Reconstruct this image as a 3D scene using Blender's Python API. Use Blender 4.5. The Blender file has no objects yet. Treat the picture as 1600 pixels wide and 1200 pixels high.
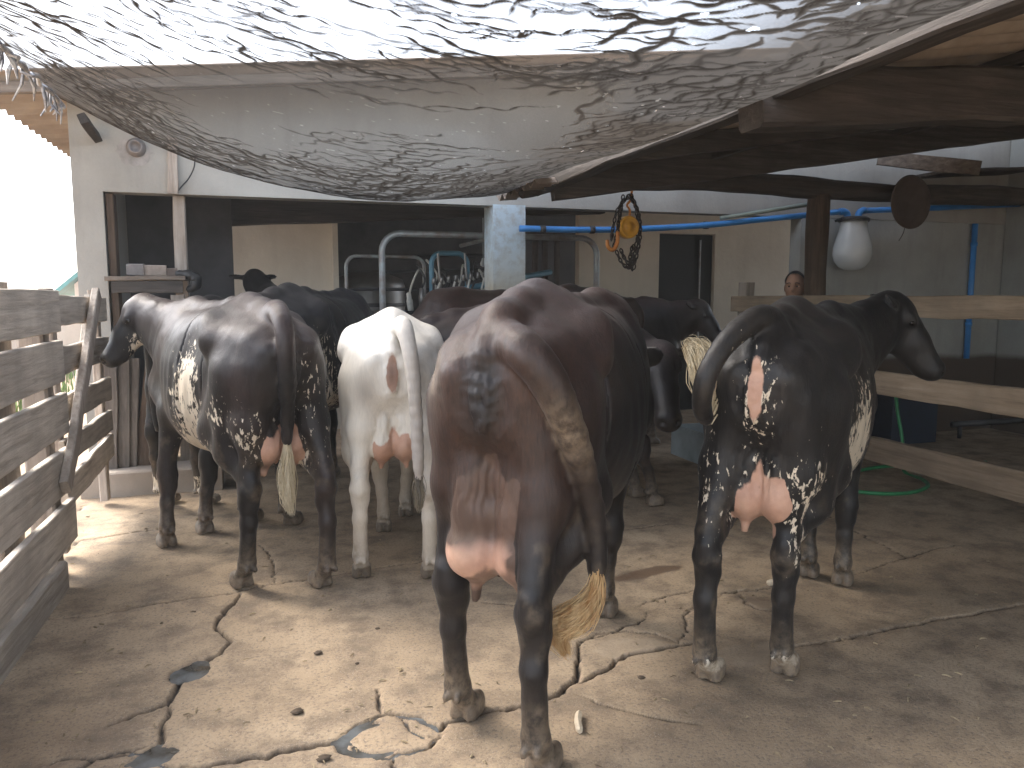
import bpy, math, random
import numpy as np
from mathutils import Vector, Matrix

# ------------------------------------------------------------------ camera, sky, sun, exposure
S = bpy.context.scene
COL = S.collection
H = 1.38
YAW = math.radians(17.5)
PIT = math.atan(137 / 1200)
cam_d = bpy.data.cameras.new('camera')
cam_d.sensor_width = 36
cam_d.lens = 27
cam_d.clip_end = 2000
cam_d.clip_start = 0.05
cam = bpy.data.objects.new('camera', cam_d)
COL.objects.link(cam)
cam.location = (0, 0, H)
cam.rotation_euler = (math.pi / 2 - PIT, 0, -YAW)
S.camera = cam

SUN_EL, SUN_AZ = math.radians(50), math.radians(-48)      # azimuth measured from +Y towards +X
W = bpy.data.worlds.new('World')
S.world = W
W.use_nodes = True
wn = W.node_tree.nodes
sky = wn.new('ShaderNodeTexSky')
sky.sky_type = 'NISHITA'
sky.sun_disc = False
sky.sun_elevation = SUN_EL
sky.sun_rotation = SUN_AZ
sky.air_density = 1.0
sky.dust_density = 3.0
sky.ozone_density = 0.8
haze_sky = wn.new('ShaderNodeHueSaturation')                # a hazy, washed out sky
haze_sky.inputs['Saturation'].default_value = .5
W.node_tree.links.new(sky.outputs[0], haze_sky.inputs['Color'])
W.node_tree.links.new(haze_sky.outputs[0], wn['Background'].inputs[0])
wn['Background'].inputs[1].default_value = 0.15

sun_d = bpy.data.lights.new('sun', 'SUN')
sun_d.energy = .62
sun_d.angle = math.radians(20)
sun_d.color = (1.0, 0.91, 0.79)
sun = bpy.data.objects.new('sun', sun_d)
COL.objects.link(sun)
sdir = Vector((math.sin(SUN_AZ) * math.cos(SUN_EL), math.cos(SUN_AZ) * math.cos(SUN_EL), math.sin(SUN_EL)))
sun.rotation_euler = sdir.to_track_quat('Z', 'Y').to_euler()
sun.location = (-6, 6, 9)

S.view_settings.view_transform = 'Standard'
S.view_settings.look = 'None'
S.view_settings.gamma = 1
S.view_settings.exposure = 2.66
S.render.engine = 'CYCLES'
S.cycles.max_bounces = 8
S.cycles.diffuse_bounces = 5
S.cycles.transparent_max_bounces = 12
S.cycles.use_denoising = True

rnd = random.Random(7)


# ------------------------------------------------------------------ camera calibration: pixel of the photo -> point of the place
_f = np.array([math.sin(YAW) * math.cos(PIT), math.cos(YAW) * math.cos(PIT), -math.sin(PIT)])
_r = np.array([math.cos(YAW), -math.sin(YAW), 0.0])
_u = np.cross(_r, _f)
_C = np.array([0, 0, H])


def ray(px, py):
    return _f + _r * ((px - 800) / 1200) + _u * ((600 - py) / 1200)


def ground(px, py, z=0.0):
    d = ray(px, py)
    return _C + d * ((z - H) / d[2])


def at(px, py, dist):
    return _C + ray(px, py) * dist


def onY(px, py, Y):
    d = ray(px, py)
    return _C + d * (Y / d[1])


def onX(px, py, X):
    d = ray(px, py)
    return _C + d * (X / d[0])


# ------------------------------------------------------------------ noise
def _hash(ix, iy, iz, seed):
    n = (ix.astype(np.int64) * 374761393 + iy.astype(np.int64) * 668265263 + iz.astype(np.int64) * 2147483647 + seed * 1274126177) & 0xffffffff
    n = ((n ^ (n >> 13)) * 1274126177) & 0xffffffff
    n = (n ^ (n >> 16)) & 0xffffffff
    return n.astype(np.float64) / 4294967295.0


def vnoise(x, y, z=None, seed=0):
    """value noise in -1..1"""
    x = np.asarray(x, float)
    y = np.asarray(y, float)
    z = np.zeros_like(x) if z is None else np.asarray(z, float)
    ix, iy, iz = np.floor(x), np.floor(y), np.floor(z)
    fx, fy, fz = x - ix, y - iy, z - iz
    fx, fy, fz = [t * t * t * (t * (t * 6 - 15) + 10) for t in (fx, fy, fz)]
    out = 0
    for a in (0, 1):
        for b in (0, 1):
            for c in (0, 1):
                w = (fx if a else 1 - fx) * (fy if b else 1 - fy) * (fz if c else 1 - fz)
                out = out + w * _hash(ix + a, iy + b, iz + c, seed)
    return out * 2 - 1


def fbm(x, y, z=None, seed=0, octv=4):
    s, a, t = 0, 1.0, 0
    for i in range(octv):
        k = 2.03 ** i
        s = s + a * vnoise(np.asarray(x) * k, np.asarray(y) * k, None if z is None else np.asarray(z) * k, seed + i * 17)
        t += a
        a *= 0.5
    return s / t


def sstep(a, b, x):
    t = np.clip((x - a) / (b - a), 0, 1)
    return t * t * (3 - 2 * t)


# ------------------------------------------------------------------ scene helpers
def tag(o, label=None, cat=None, group=None, kind=None):
    if label:
        o['label'] = label
    if cat:
        o['category'] = cat
    if group:
        o['group'] = group
    if kind:
        o['kind'] = kind
    return o


def empty(name, loc=(0, 0, 0), label=None, cat=None, group=None):
    o = bpy.data.objects.new(name, None)
    o.empty_display_size = 0.1
    o.location = loc
    COL.objects.link(o)
    return tag(o, label, cat, group)


def link_mesh(name, v, f, mat, parent=None, smooth=False, local=False):
    """v in world space; moved to the parent's (unrotated) frame unless local."""
    v = np.asarray(v, float)
    loc = np.zeros(3)
    if parent is not None and not local:
        p = parent
        while p is not None:
            loc = loc + np.array(p.location)
            p = p.parent
    me = bpy.data.meshes.new(name)
    if parent is None:
        loc = np.array([v[:, 0].mean(), v[:, 1].mean(), v[:, 2].min()])
    me.from_pydata((v - loc).tolist(), [], f)
    me.update()
    o = bpy.data.objects.new(name, me)
    COL.objects.link(o)
    if parent is not None:
        o.parent = parent
    else:
        o.location = loc
    if mat is not None:
        me.materials.append(mat)
    if smooth:
        me.polygons.foreach_set('use_smooth', [True] * len(me.polygons))
    return o


class MB:
    def __init__(self):
        self.v, self.f = [], []

    def add(self, v, f):
        n = len(self.v)
        self.v.extend([tuple(map(float, p)) for p in v])
        self.f.extend([tuple(i + n for i in q) for q in f])
        return self

    def box(self, x0, x1, y0, y1, z0, z1):
        v = [(x, y, z) for x in (x0, x1) for y in (y0, y1) for z in (z0, z1)]
        return self.add(v, [(0, 1, 3, 2), (4, 6, 7, 5), (0, 4, 5, 1), (2, 3, 7, 6), (0, 2, 6, 4), (1, 5, 7, 3)])

    def board(self, p0, p1, up, w, t, seed=0, n=9, rough=0.006, chamfer=0.004, bow=0.0):
        """a sawn plank: axis p0-p1, width w along up, thickness t"""
        p0, p1, up = np.array(p0, float), np.array(p1, float), np.array(up, float)
        ax = (p1 - p0)
        L = np.linalg.norm(ax)
        ax /= L
        up = up - ax * up.dot(ax)
        up /= np.linalg.norm(up)
        sd = np.cross(ax, up)
        r = np.random.RandomState(seed + 11)
        c = min(chamfer, t * .3)
        vs = []
        ph = r.rand(4) * 20
        for i in range(n + 1):
            s = i / n
            q = p0 + ax * L * s
            e = [float(vnoise(np.array([s * L * 4 + p]), np.array([seed * 3.1]))[0]) * rough for p in ph]
            hw0, hw1 = w / 2 + e[0], w / 2 + e[1]
            o = sd * (e[2] * .8 + bow * math.sin(math.pi * s))
            ht = t / 2
            for (a, b) in ((-hw0, -ht + c), (-hw0 + c, -ht), (hw1 - c, -ht), (hw1, -ht + c), (hw1, ht - c), (hw1 - c, ht), (-hw0 + c, ht), (-hw0, ht - c)):
                vs.append(q + up * a + sd * b + o)
        fs = []
        for i in range(n):
            for k in range(8):
                a, b = i * 8 + k, i * 8 + (k + 1) % 8
                fs.append((a, b, b + 8, a + 8))
        fs.append(tuple(range(7, -1, -1)))
        fs.append(tuple(n * 8 + k for k in range(8)))
        return self.add(vs, fs)

    def tube(self, pts, rad, n=10, cap=True, smooth_in=0):
        pts = [np.array(p, float) for p in pts]
        m = len(pts)
        if np.isscalar(rad):
            rad = [rad] * m
        tang = []
        for i in range(m):
            a = pts[max(i - 1, 0)]
            b = pts[min(i + 1, m - 1)]
            t = b - a
            tang.append(t / (np.linalg.norm(t) + 1e-9))
        ref = np.array([0, 0, 1.0]) if abs(tang[0][2]) < .9 else np.array([1.0, 0, 0])
        u = ref - tang[0] * ref.dot(tang[0])
        u /= np.linalg.norm(u)
        vs, fs = [], []
        for i in range(m):
            u = u - tang[i] * u.dot(tang[i])
            u /= np.linalg.norm(u)
            w = np.cross(tang[i], u)
            for k in range(n):
                a = 2 * math.pi * k / n
                vs.append(pts[i] + rad[i] * (math.cos(a) * u + math.sin(a) * w))
        for i in range(m - 1):
            for k in range(n):
                a, b = i * n + k, i * n + (k + 1) % n
                fs.append((a, b, b + n, a + n))
        if cap:
            fs.append(tuple(range(n - 1, -1, -1)))
            fs.append(tuple((m - 1) * n + k for k in range(n)))
        return self.add(vs, fs)

    def lathe(self, prof, origin, axis=(0, 0, 1), n=24):
        """prof: list of (r, h) along the axis"""
        ax = np.array(axis, float)
        ax /= np.linalg.norm(ax)
        ref = np.array([1.0, 0, 0]) if abs(ax[0]) < .9 else np.array([0, 1.0, 0])
        u = ref - ax * ref.dot(ax)
        u /= np.linalg.norm(u)
        w = np.cross(ax, u)
        o = np.array(origin, float)
        vs, fs = [], []
        for (r, h) in prof:
            for k in range(n):
                a = 2 * math.pi * k / n
                vs.append(o + ax * h + max(r, 1e-4) * (math.cos(a) * u + math.sin(a) * w))
        for i in range(len(prof) - 1):
            for k in range(n):
                a, b = i * n + k, i * n + (k + 1) % n
                fs.append((a, b, b + n, a + n))
        fs.append(tuple(range(n - 1, -1, -1)))
        fs.append(tuple((len(prof) - 1) * n + k for k in range(n)))
        return self.add(vs, fs)

    def build(self, name, mat, parent=None, smooth=False):
        o = link_mesh(name, self.v, self.f, mat, parent, smooth)
        return o


def spline(pts, n):
    """Catmull-Rom through pts"""
    P = [np.array(p, float) for p in pts]
    P = [2 * P[0] - P[1]] + P + [2 * P[-1] - P[-2]]
    out = []
    m = len(P) - 3
    for j in range(n + 1):
        s = j / n * m
        i = min(int(s), m - 1)
        t = s - i
        a, b, c, d = P[i:i + 4]
        out.append(.5 * (2 * b + (c - a) * t + (2 * a - 5 * b + 4 * c - d) * t * t + (3 * b - a - 3 * c + d) * t ** 3))
    return out


# ------------------------------------------------------------------ materials
class NT:
    def __init__(self, name):
        self.m = bpy.data.materials.new(name)
        self.m.use_nodes = True
        self.t = self.m.node_tree
        self.b = self.t.nodes['Principled BSDF']

    def n(self, typ, **kw):
        x = self.t.nodes.new('ShaderNode' + typ)
        for k, v in kw.items():
            setattr(x, k, v)
        return x

    def l(self, a, b):
        self.t.links.new(a, b)

    def coord(self, scale=(1, 1, 1), kind='Object'):
        c = self.n('TexCoord')
        m = self.n('Mapping')
        m.inputs['Scale'].default_value = scale
        self.l(c.outputs[kind], m.inputs['Vector'])
        return m.outputs[0]

    def noise(self, vec, scale, detail=4, rough=.55, dist=0.0):
        x = self.n('TexNoise')
        x.inputs['Scale'].default_value = scale
        x.inputs['Detail'].default_value = detail
        x.inputs['Roughness'].default_value = rough
        x.inputs['Distortion'].default_value = dist
        if vec is not None:
            self.l(vec, x.inputs['Vector'])
        return x.outputs['Fac']

    def ramp(self, fac, stops):
        x = self.n('ValToRGB')
        e = x.color_ramp.elements
        while len(e) > 1:
            e.remove(e[-1])
        for i, (p, c) in enumerate(stops):
            k = e[0] if i == 0 else e.new(p)
            k.position = p
            k.color = (c[0], c[1], c[2], 1) if not np.isscalar(c) else (c, c, c, 1)
        self.l(fac, x.inputs[0])
        return x.outputs[0]

    def mix(self, fac, a, b, blend='MIX'):
        x = self.n('MixRGB', blend_type=blend)
        for s, v in ((0, fac), (1, a), (2, b)):
            if hasattr(v, 'is_linked'):
                self.l(v, x.inputs[s])
            elif s == 0:
                x.inputs[0].default_value = v
            else:
                x.inputs[s].default_value = (v[0], v[1], v[2], 1)
        return x.outputs[0]

    def math(self, op, a, b=None, clamp=False):
        x = self.n('Math', operation=op)
        x.use_clamp = clamp
        for s, v in ((0, a), (1, b)):
            if v is None:
                continue
            if hasattr(v, 'is_linked'):
                self.l(v, x.inputs[s])
            else:
                x.inputs[s].default_value = v
        return x.outputs[0]

    def bump(self, h, strength=.3, dist=.01):
        x = self.n('Bump')
        x.inputs['Strength'].default_value = strength
        x.inputs['Distance'].default_value = dist
        self.l(h, x.inputs['Height'])
        self.l(x.outputs[0], self.b.inputs['Normal'])
        return x

    def base(self, c):
        if hasattr(c, 'is_linked'):
            self.l(c, self.b.inputs['Base Color'])
        else:
            self.b.inputs['Base Color'].default_value = (c[0], c[1], c[2], 1)

    def set(self, **kw):
        for k, v in kw.items():
            k = k.replace('_', ' ')
            if hasattr(v, 'is_linked'):
                self.l(v, self.b.inputs[k])
            else:
                self.b.inputs[k].default_value = v


def m_plain(name, c, rough=.6, metal=0.0, var=.25, scale=8, bump=.1, c2=None, spec=.5):
    t = NT(name)
    v = t.coord()
    n = t.noise(v, scale, 6, .6)
    d = c2 if c2 else tuple(x * (1 - var) for x in c)
    t.base(t.mix(t.ramp(n, [(.35, 0.0), (.68, 1.0)]), c, d))
    t.set(Roughness=rough, Metallic=metal)
    t.b.inputs['Specular IOR Level'].default_value = spec
    if bump:
        t.bump(t.noise(v, scale * 8, 5, .6), bump, .004)
    return t.m


def m_wood(name, axis, c1, c2, c3, rough=.8):
    t = NT(name)
    sc = [34, 34, 34]
    sc[axis] = 2.2
    v = t.coord(tuple(sc))
    oi = t.n('ObjectInfo')
    g = t.noise(v, 1.0, 8, .65, .35)
    big = t.noise(t.coord(), 3.0, 4, .6)
    col = t.ramp(g, [(.28, c1), (.5, c2), (.72, c3)])
    col = t.mix(t.ramp(big, [(.38, 0.0), (.7, .75)]), col, tuple(x * .62 for x in c2))
    hv = t.n('HueSaturation')
    t.l(t.math('ADD', t.math('MULTIPLY', oi.outputs['Random'], .5), .75), hv.inputs['Value'])
    t.l(col, hv.inputs['Color'])
    t.base(hv.outputs[0])
    t.set(Roughness=rough)
    t.b.inputs['Specular IOR Level'].default_value = .3
    t.bump(g, .8, .009)
    return t.m


def m_plaster(name, c, c_stain, drip=True, low=None):
    t = NT(name)
    v = t.coord()
    a = t.noise(v, 1.3, 6, .62)
    b = t.noise(t.coord((5, 5, .7)), 1.0, 6, .6)
    col = t.mix(t.ramp(a, [(.42, 0.0), (.72, .55)]), c, c_stain)
    if drip:
        col = t.mix(t.ramp(b, [(.52, 0.0), (.8, .5)]), col, c_stain)
    fine = t.noise(v, 60, 5, .7)
    col = t.mix(t.ramp(fine, [(.3, .12), (.7, 0.0)]), col, tuple(x * .5 for x in c))
    if low:
        sp = t.n('SeparateXYZ')
        g = t.n('NewGeometry')
        t.l(g.outputs['Position'], sp.inputs[0])
        k = t.math('ADD', sp.outputs['Z'], t.math('MULTIPLY', a, .10))
        col = t.mix(t.ramp(k, [(low[0], 1.0), (low[0] + .06, 0.0)]), col, low[1])
    t.base(col)
    t.set(Roughness=.85)
    t.b.inputs['Specular IOR Level'].default_value = .25
    t.bump(t.math('ADD', t.noise(v, 25, 6, .65), t.math('MULTIPLY', a, .6)), .35, .01)
    return t.m


M = {}
M['grey_wood_y'] = m_wood('grey weathered wood along y', 1, (.28, .24, .195), (.52, .46, .39), (.64, .58, .50))
M['grey_wood_z'] = m_wood('grey weathered wood along z', 2, (.18, .15, .125), (.34, .29, .245), (.45, .40, .345))
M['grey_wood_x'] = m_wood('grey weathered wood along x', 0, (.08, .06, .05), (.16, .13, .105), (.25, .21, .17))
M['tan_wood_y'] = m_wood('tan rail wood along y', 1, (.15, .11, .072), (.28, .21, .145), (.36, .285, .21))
M['shade_plank_z'] = m_wood('plank wood with shade put in along z', 2, (.06, .048, .04), (.12, .10, .082), (.18, .15, .125))  # darker copy of the grey wood, shade put into its colour
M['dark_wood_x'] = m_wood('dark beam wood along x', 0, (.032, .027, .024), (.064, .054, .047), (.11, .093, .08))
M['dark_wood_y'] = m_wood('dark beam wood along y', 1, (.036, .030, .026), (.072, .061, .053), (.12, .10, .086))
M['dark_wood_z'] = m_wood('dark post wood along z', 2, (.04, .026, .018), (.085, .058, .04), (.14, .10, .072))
M['sunlit_wood_z'] = m_wood('jamb wood painted sunlit along z', 2, (.42, .19, .07), (.62, .31, .13), (.72, .40, .19))  # sunlight on the door jamb, painted in as orange wood
M['wall_white'] = m_plaster('white washed plaster', (.35, .34, .31), (.21, .20, .18))
M['wall_right'] = m_plaster('white plaster with brown dado', (.36, .375, .365), (.20, .20, .185), True, (.80, (.075, .055, .042)))
M['wall_beige'] = m_plaster('beige plaster', (.68, .62, .52), (.48, .42, .34))
M['wall_dark'] = m_plain('dark inner wall', (.085, .082, .085), .9, 0, .5, 3)  # dark mottled tone for the back wall and partition
M['plinth'] = m_plaster('rough plinth concrete', (.34, .29, .24), (.20, .165, .135))
M['black'] = m_plain('black rubber', (.012, .012, .013), .55, 0, .3, 10)
M['galv'] = m_plain('painted galvanised pipe', (.33, .38, .40), .45, .35, .45, 7, .15, (.20, .16, .14))
M['pvc_blue'] = m_plain('blue pvc', (.045, .26, .68), .35, 0, .25, 5, .03)
M['pvc_grey'] = m_plain('grey green pvc', (.24, .30, .27), .5, 0, .3, 5, .05)
M['pvc_teal'] = m_plain('teal painted pipe', (.10, .26, .36), .4, .1, .3, 8, .05)
M['jar'] = m_plain('milky plastic', (.62, .68, .72), .25, 0, .12, 4, .02)
M['steel'] = m_plain('stainless steel', (.22, .21, .20), .42, .8, .3, 4, .05)
M['steel_dark'] = m_plain('dark steel', (.07, .07, .075), .5, .6, .4, 6, .1)
M['chain'] = m_plain('rusty chain steel', (.06, .045, .04), .45, .7, .5, 30, .1)
M['yellow'] = m_plain('yellow enamel', (.78, .42, .03), .38, 0, .22, 14, .05, (.55, .27, .03))
M['orange_hook'] = m_plain('orange enamel', (.75, .30, .07), .45, 0, .3, 20, .05)
M['brown_disc'] = m_plain('brown rusty tin', (.10, .074, .06), .6, .3, .4, 9, .15)
M['hose_clear'] = m_plain('grey milk hose', (.58, .56, .50), .4, 0, .3, 20, .02)
M['green_hose'] = m_plain('green hose', (.02, .22, .075), .4, 0, .3, 20, .03)
M['blue_crate'] = m_plain('dark blue plastic', (.008, .018, .040), .5, 0, .3, 6, .05)
M['brick'] = m_plain('pale brick', (.40, .31, .26), .9, 0, .35, 12, .3)
M['dung'] = m_plain('dry dung', (.11, .08, .055), .95, 0, .4, 40, .5)
M['chip'] = m_plain('pale wood chip', (.62, .52, .38), .8, 0, .2, 40, .2)
M['rag'] = m_plain('frayed plastic rag', (.45, .44, .42), .7, 0, .6, 20, .2, (.12, .12, .14))


# ------------------------------------------------------------------ floor with real cracks
def floor_material():
    t = NT('worn concrete floor')
    v = t.coord()
    a = t.noise(v, .8, 6, .6)
    b = t.noise(v, 5, 7, .65)
    c = t.noise(v, 85, 4, .7)
    d = t.noise(v, 260, 2, .6)
    col = t.ramp(a, [(.30, (.29, .215, .138)), (.5, (.385, .292, .194)), (.70, (.455, .358, .250))])
    col = t.mix(t.ramp(b, [(.36, .85), (.56, 0.0)]), col, (.165, .125, .088))
    col = t.mix(t.ramp(c, [(.32, .75), (.5, 0.0)]), col, (.13, .105, .085))
    col = t.mix(t.ramp(d, [(.62, 0.0), (.74, .7)]), col, (.56, .51, .44))
    at_ = t.n('Attribute', attribute_name='mask')
    sp = t.n('SeparateColor')
    t.l(at_.outputs['Color'], sp.inputs[0])
    col = t.mix(sp.outputs[2], col, (.42, .34, .25))                       # pale clean patches
    col = t.mix(t.math('MULTIPLY', sp.outputs[1], .8), col, (.12, .075, .048))  # wet, muddy patches
    col = t.mix(sp.outputs[0], col, (.035, .028, .023))                    # dirt in the cracks
    t.base(col)
    t.set(Roughness=t.math('SUBTRACT', .86, t.math('MULTIPLY', sp.outputs[1], .45)))
    t.b.inputs['Specular IOR Level'].default_value = .35
    h = t.math('ADD', t.math('MULTIPLY', c, .7), t.math('ADD', t.math('MULTIPLY', d, .3), t.math('MULTIPLY', b, 1.1)))
    t.bump(h, .6, .007)
    return t.m


def grid_axis(segs):
    out = []
    for a, b, st in segs:
        n = max(1, int(round((b - a) / st)))
        out.extend(np.linspace(a, b, n, endpoint=False))
    out.append(segs[-1][1])
    return np.array(out)


CRACKS = [  # (photo polyline, half width in m, depth)
    ([(70, 969), (140, 963), (240, 944), (370, 925), (425, 912), (520, 899), (600, 886), (690, 872), (760, 862)], .0042, .012),
    ([(376, 926), (362, 946), (341, 968), (340, 984), (361, 1002), (345, 1020), (318, 1033), (287, 1050), (275, 1078), (262, 1097), (214, 1113), (170, 1132)], .0075, .02),
    ([(262, 1097), (266, 1112), (253, 1135), (251, 1160), (228, 1172), (238, 1188), (262, 1197)], .0065, .02),
    ([(225, 1174), (150, 1183), (120, 1201), (100, 1215)], .007, .02),
    ([(225, 1165), (190, 1172), (160, 1180), (60, 1192)], .003, .01),
    ([(258, 1196), (322, 1196), (400, 1179), (470, 1166), (540, 1156), (560, 1133), (590, 1119), (622, 1116), (655, 1121), (688, 1140), (697, 1129), (750, 1113), (830, 1099), (870, 1085), (900, 1062), (906, 1030), (904, 1005)], .0078, .022),
    ([(545, 1157), (560, 1172), (592, 1183), (640, 1176), (672, 1166), (691, 1146)], .0055, .016),
    ([(622, 1117), (640, 1140), (662, 1150), (682, 1150)], .004, .012),
    ([(598, 1116), (592, 1098), (589, 1076)], .0045, .014),
    ([(614, 1184), (619, 1201), (622, 1225)], .0055, .016),
    ([(905, 1010), (912, 1000), (932, 990), (980, 985), (1022, 989), (1052, 1000), (1066, 1005)], .0042, .013),
    ([(906, 1066), (940, 1050), (977, 1024), (1032, 1014), (1082, 1004), (1120, 1001)], .0068, .02),
    ([(1242, 1009), (1300, 1000), (1380, 985), (1452, 970), (1530, 957), (1605, 944)], .0045, .013),
    ([(900, 1085), (960, 1105), (1022, 1121), (1096, 1132)], .0028, .009),
    ([(1335, 896), (1400, 876), (1452, 860), (1492, 851)], .0035, .010),
    ([(1000, 946), (1040, 931), (1086, 921)], .0038, .011),
    ([(1128, 926), (1170, 921), (1212, 917)], .0060, .016),
    ([(1158, 928), (1164, 942), (1190, 952), (1212, 953)], .0040, .012),
    ([(428, 910), (428, 884), (418, 862), (402, 850)], .0028, .009),
    ([(85, 852), (112, 857), (121, 846), (160, 840), (210, 832), (260, 826)], .0045, .013),
    ([(80, 846), (100, 848), (118, 846)], .0035, .01),
    ([(150, 779), (200, 776), (238, 764)], .0055, .015),
    ([(100, 800), (122, 798), (133, 788)], .0040, .012),
    ([(758, 940), (800, 944), (835, 950)], .0030, .010),
    ([(1010, 955), (1000, 970), (960, 985), (905, 1002)], .0030, .009),
    ([(1105, 735), (1200, 760), (1290, 802), (1335, 830), (1420, 872)], .0022, .007),
    ([(960, 830), (1020, 822), (1050, 818)], .0026, .008),
    ([(1060, 1002), (1075, 985), (1068, 960), (1090, 945), (1128, 928)], .0026, .009),
]


def build_floor():
    xs = grid_axis([(-1.34, -.9, .02), (-.9, 2.7, .006), (2.7, 4.2, .014), (4.2, 9.0, .08), (9, 40, 2.0)])
    ys = [-25.0, -12, -6, -3, -1, 0.2, .8]
    y = 1.25
    while y < 7.0:
        ys.append(y)
        y += .0027 * y
    while y < 12.5:
        ys.append(y)
        y += .15
    ys = np.array(ys)
    X, Y = np.meshgrid(xs, ys)
    nx, ny = len(xs), len(ys)
    Z = fbm(X * 1.1, Y * 1.1, seed=3) * .006 + fbm(X * 9, Y * 9, seed=5, octv=3) * .0016
    crack = np.zeros_like(Z)
    depth = np.zeros_like(Z)
    r = np.random.RandomState(4)
    for pl, hw, dp in CRACKS:
        P = np.array([ground(*p)[:2] for p in pl])
        Q = [P[0]]
        for a, b in zip(P[:-1], P[1:]):
            L = np.linalg.norm(b - a)
            n = max(1, int(L / .028))
            nrm = np.array([-(b - a)[1], (b - a)[0]]) / (L + 1e-9)
            for i in range(1, n + 1):
                q = a + (b - a) * i / n
                if i < n:
                    q = q + nrm * r.normal(0, .0055)
                Q.append(q)
        wf = 1.0
        for i, (a, b) in enumerate(zip(Q[:-1], Q[1:])):
            s = i / max(1, len(Q) - 2)
            wf = .6 * wf + .4 * r.uniform(.35, 1.75)
            ww = hw * .72 * wf * min(1, .35 + 5 * min(s, 1 - s))
            m = .06
            i0, i1 = np.searchsorted(xs, [min(a[0], b[0]) - m, max(a[0], b[0]) + m])
            j0, j1 = np.searchsorted(ys, [min(a[1], b[1]) - m, max(a[1], b[1]) + m])
            if i1 <= i0 or j1 <= j0:
                continue
            sx, sy = X[j0:j1, i0:i1], Y[j0:j1, i0:i1]
            ab = b - a
            t = np.clip(((sx - a[0]) * ab[0] + (sy - a[1]) * ab[1]) / (ab.dot(ab) + 1e-12), 0, 1)
            d = np.hypot(sx - a[0] - t * ab[0], sy - a[1] - t * ab[1])
            d = d + vnoise(sx * 70, sy * 70, seed=9) * .0028
            k = 1 - sstep(ww * .6, ww * 1.5 + .002, d)
            crack[j0:j1, i0:i1] = np.maximum(crack[j0:j1, i0:i1], k)
            e = (1 - sstep(ww * .6, ww * 1.6 + .004, d)) * dp + (1 - sstep(0, .035, d)) * .0025
            depth[j0:j1, i0:i1] = np.maximum(depth[j0:j1, i0:i1], e)
    wet = np.zeros_like(Z)
    pale = np.zeros_like(Z)

    def patch(arr, px, py, rx, ry, amt, ang=0.0, seed=0):
        c = ground(px, py)
        dx, dy = X - c[0], Y - c[1]
        u = dx * math.cos(ang) + dy * math.sin(ang)
        w = -dx * math.sin(ang) + dy * math.cos(ang)
        q = np.hypot(u / rx, w / ry) + fbm(X * 14, Y * 14, seed=seed + 40) * .45
        np.maximum(arr, amt * (1 - sstep(.75, 1.05, q)), out=arr)
        return q

    patch(wet, 1010, 895, .23, .055, 1.0, math.radians(12), 1)
    patch(wet, 960, 905, .12, .04, .9, 0, 2)
    patch(wet, 1190, 940, .10, .07, .5, 0, 3)
    patch(wet, 60, 1180, .3, .3, .25, 0, 4)
    patch(pale, 980, 1012, .16, .10, .45, 0, 5)
    patch(pale, 1190, 945, .06, .05, .45, 0, 6)
    patch(pale, 1215, 860, .10, .07, .35, 0, 7)
    patch(pale, 1170, 1020, .22, .09, .35, 0, 8)
    for (px, py, rx, ry, ang, dp) in PUDDLES:
        c = ground(px, py)
        q = patch(wet, px, py, rx * 1.55, ry * 1.6, .8, ang, 9)
        depth = np.maximum(depth, (1 - sstep(.55, 1.15, q)) * dp)
    # the broken ring: water stands in a curved channel
    c = ground(602, 1150)
    ang = np.arctan2(Y - c[1], X - c[0])
    rr = np.hypot((X - c[0]) / .135, (Y - c[1]) / .085) + fbm(X * 18, Y * 18, seed=61) * .10
    ch = np.exp(-((rr - 1) / .13) ** 2) * sstep(-.1, .5, -np.cos(ang - .1) + .25)
    depth = np.maximum(depth, ch * .017)
    wet = np.maximum(wet, ch * .8)
    Z = Z - depth
    N = nx * ny
    co = np.stack([X, Y, Z], -1).reshape(-1, 3)
    idx = np.arange(N).reshape(ny, nx)
    f = np.stack([idx[:-1, :-1], idx[:-1, 1:], idx[1:, 1:], idx[1:, :-1]], -1).reshape(-1, 4)
    me = mesh_np('concrete_floor', co, f)
    setattr_col(me, 'mask', np.stack([crack.ravel(), wet.ravel(), pale.ravel(), np.ones(N)], -1))
    me.materials.append(floor_material())
    o = bpy.data.objects.new('concrete_floor', me)
    COL.objects.link(o)
    tag(o, 'cracked brown concrete yard floor under the cows', None, None, 'structure')


def mesh_np(name, co, f, smooth=True):
    me = bpy.data.meshes.new(name)
    nv, nf, k = len(co), len(f), f.shape[1]
    me.vertices.add(nv)
    me.vertices.foreach_set('co', np.ascontiguousarray(co, np.float32).ravel())
    me.loops.add(nf * k)
    me.loops.foreach_set('vertex_index', np.ascontiguousarray(f, np.int32).ravel())
    me.polygons.add(nf)
    me.polygons.foreach_set('loop_start', np.arange(0, nf * k, k, dtype=np.int32))
    me.polygons.foreach_set('use_smooth', np.full(nf, smooth, bool))
    me.update(calc_edges=True)
    me.validate()
    return me


def setattr_col(me, name, rgba):
    a = me.attributes.new(name, 'FLOAT_COLOR', 'POINT')
    a.data.foreach_set('color', np.ascontiguousarray(rgba, np.float32).ravel())


PUDDLES = [  # px, py, rx, ry, angle, depth
    (297, 1047, .072, .040, math.radians(58), .020),
    (238, 1180, .050, .034, math.radians(20), .020),
]


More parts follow.
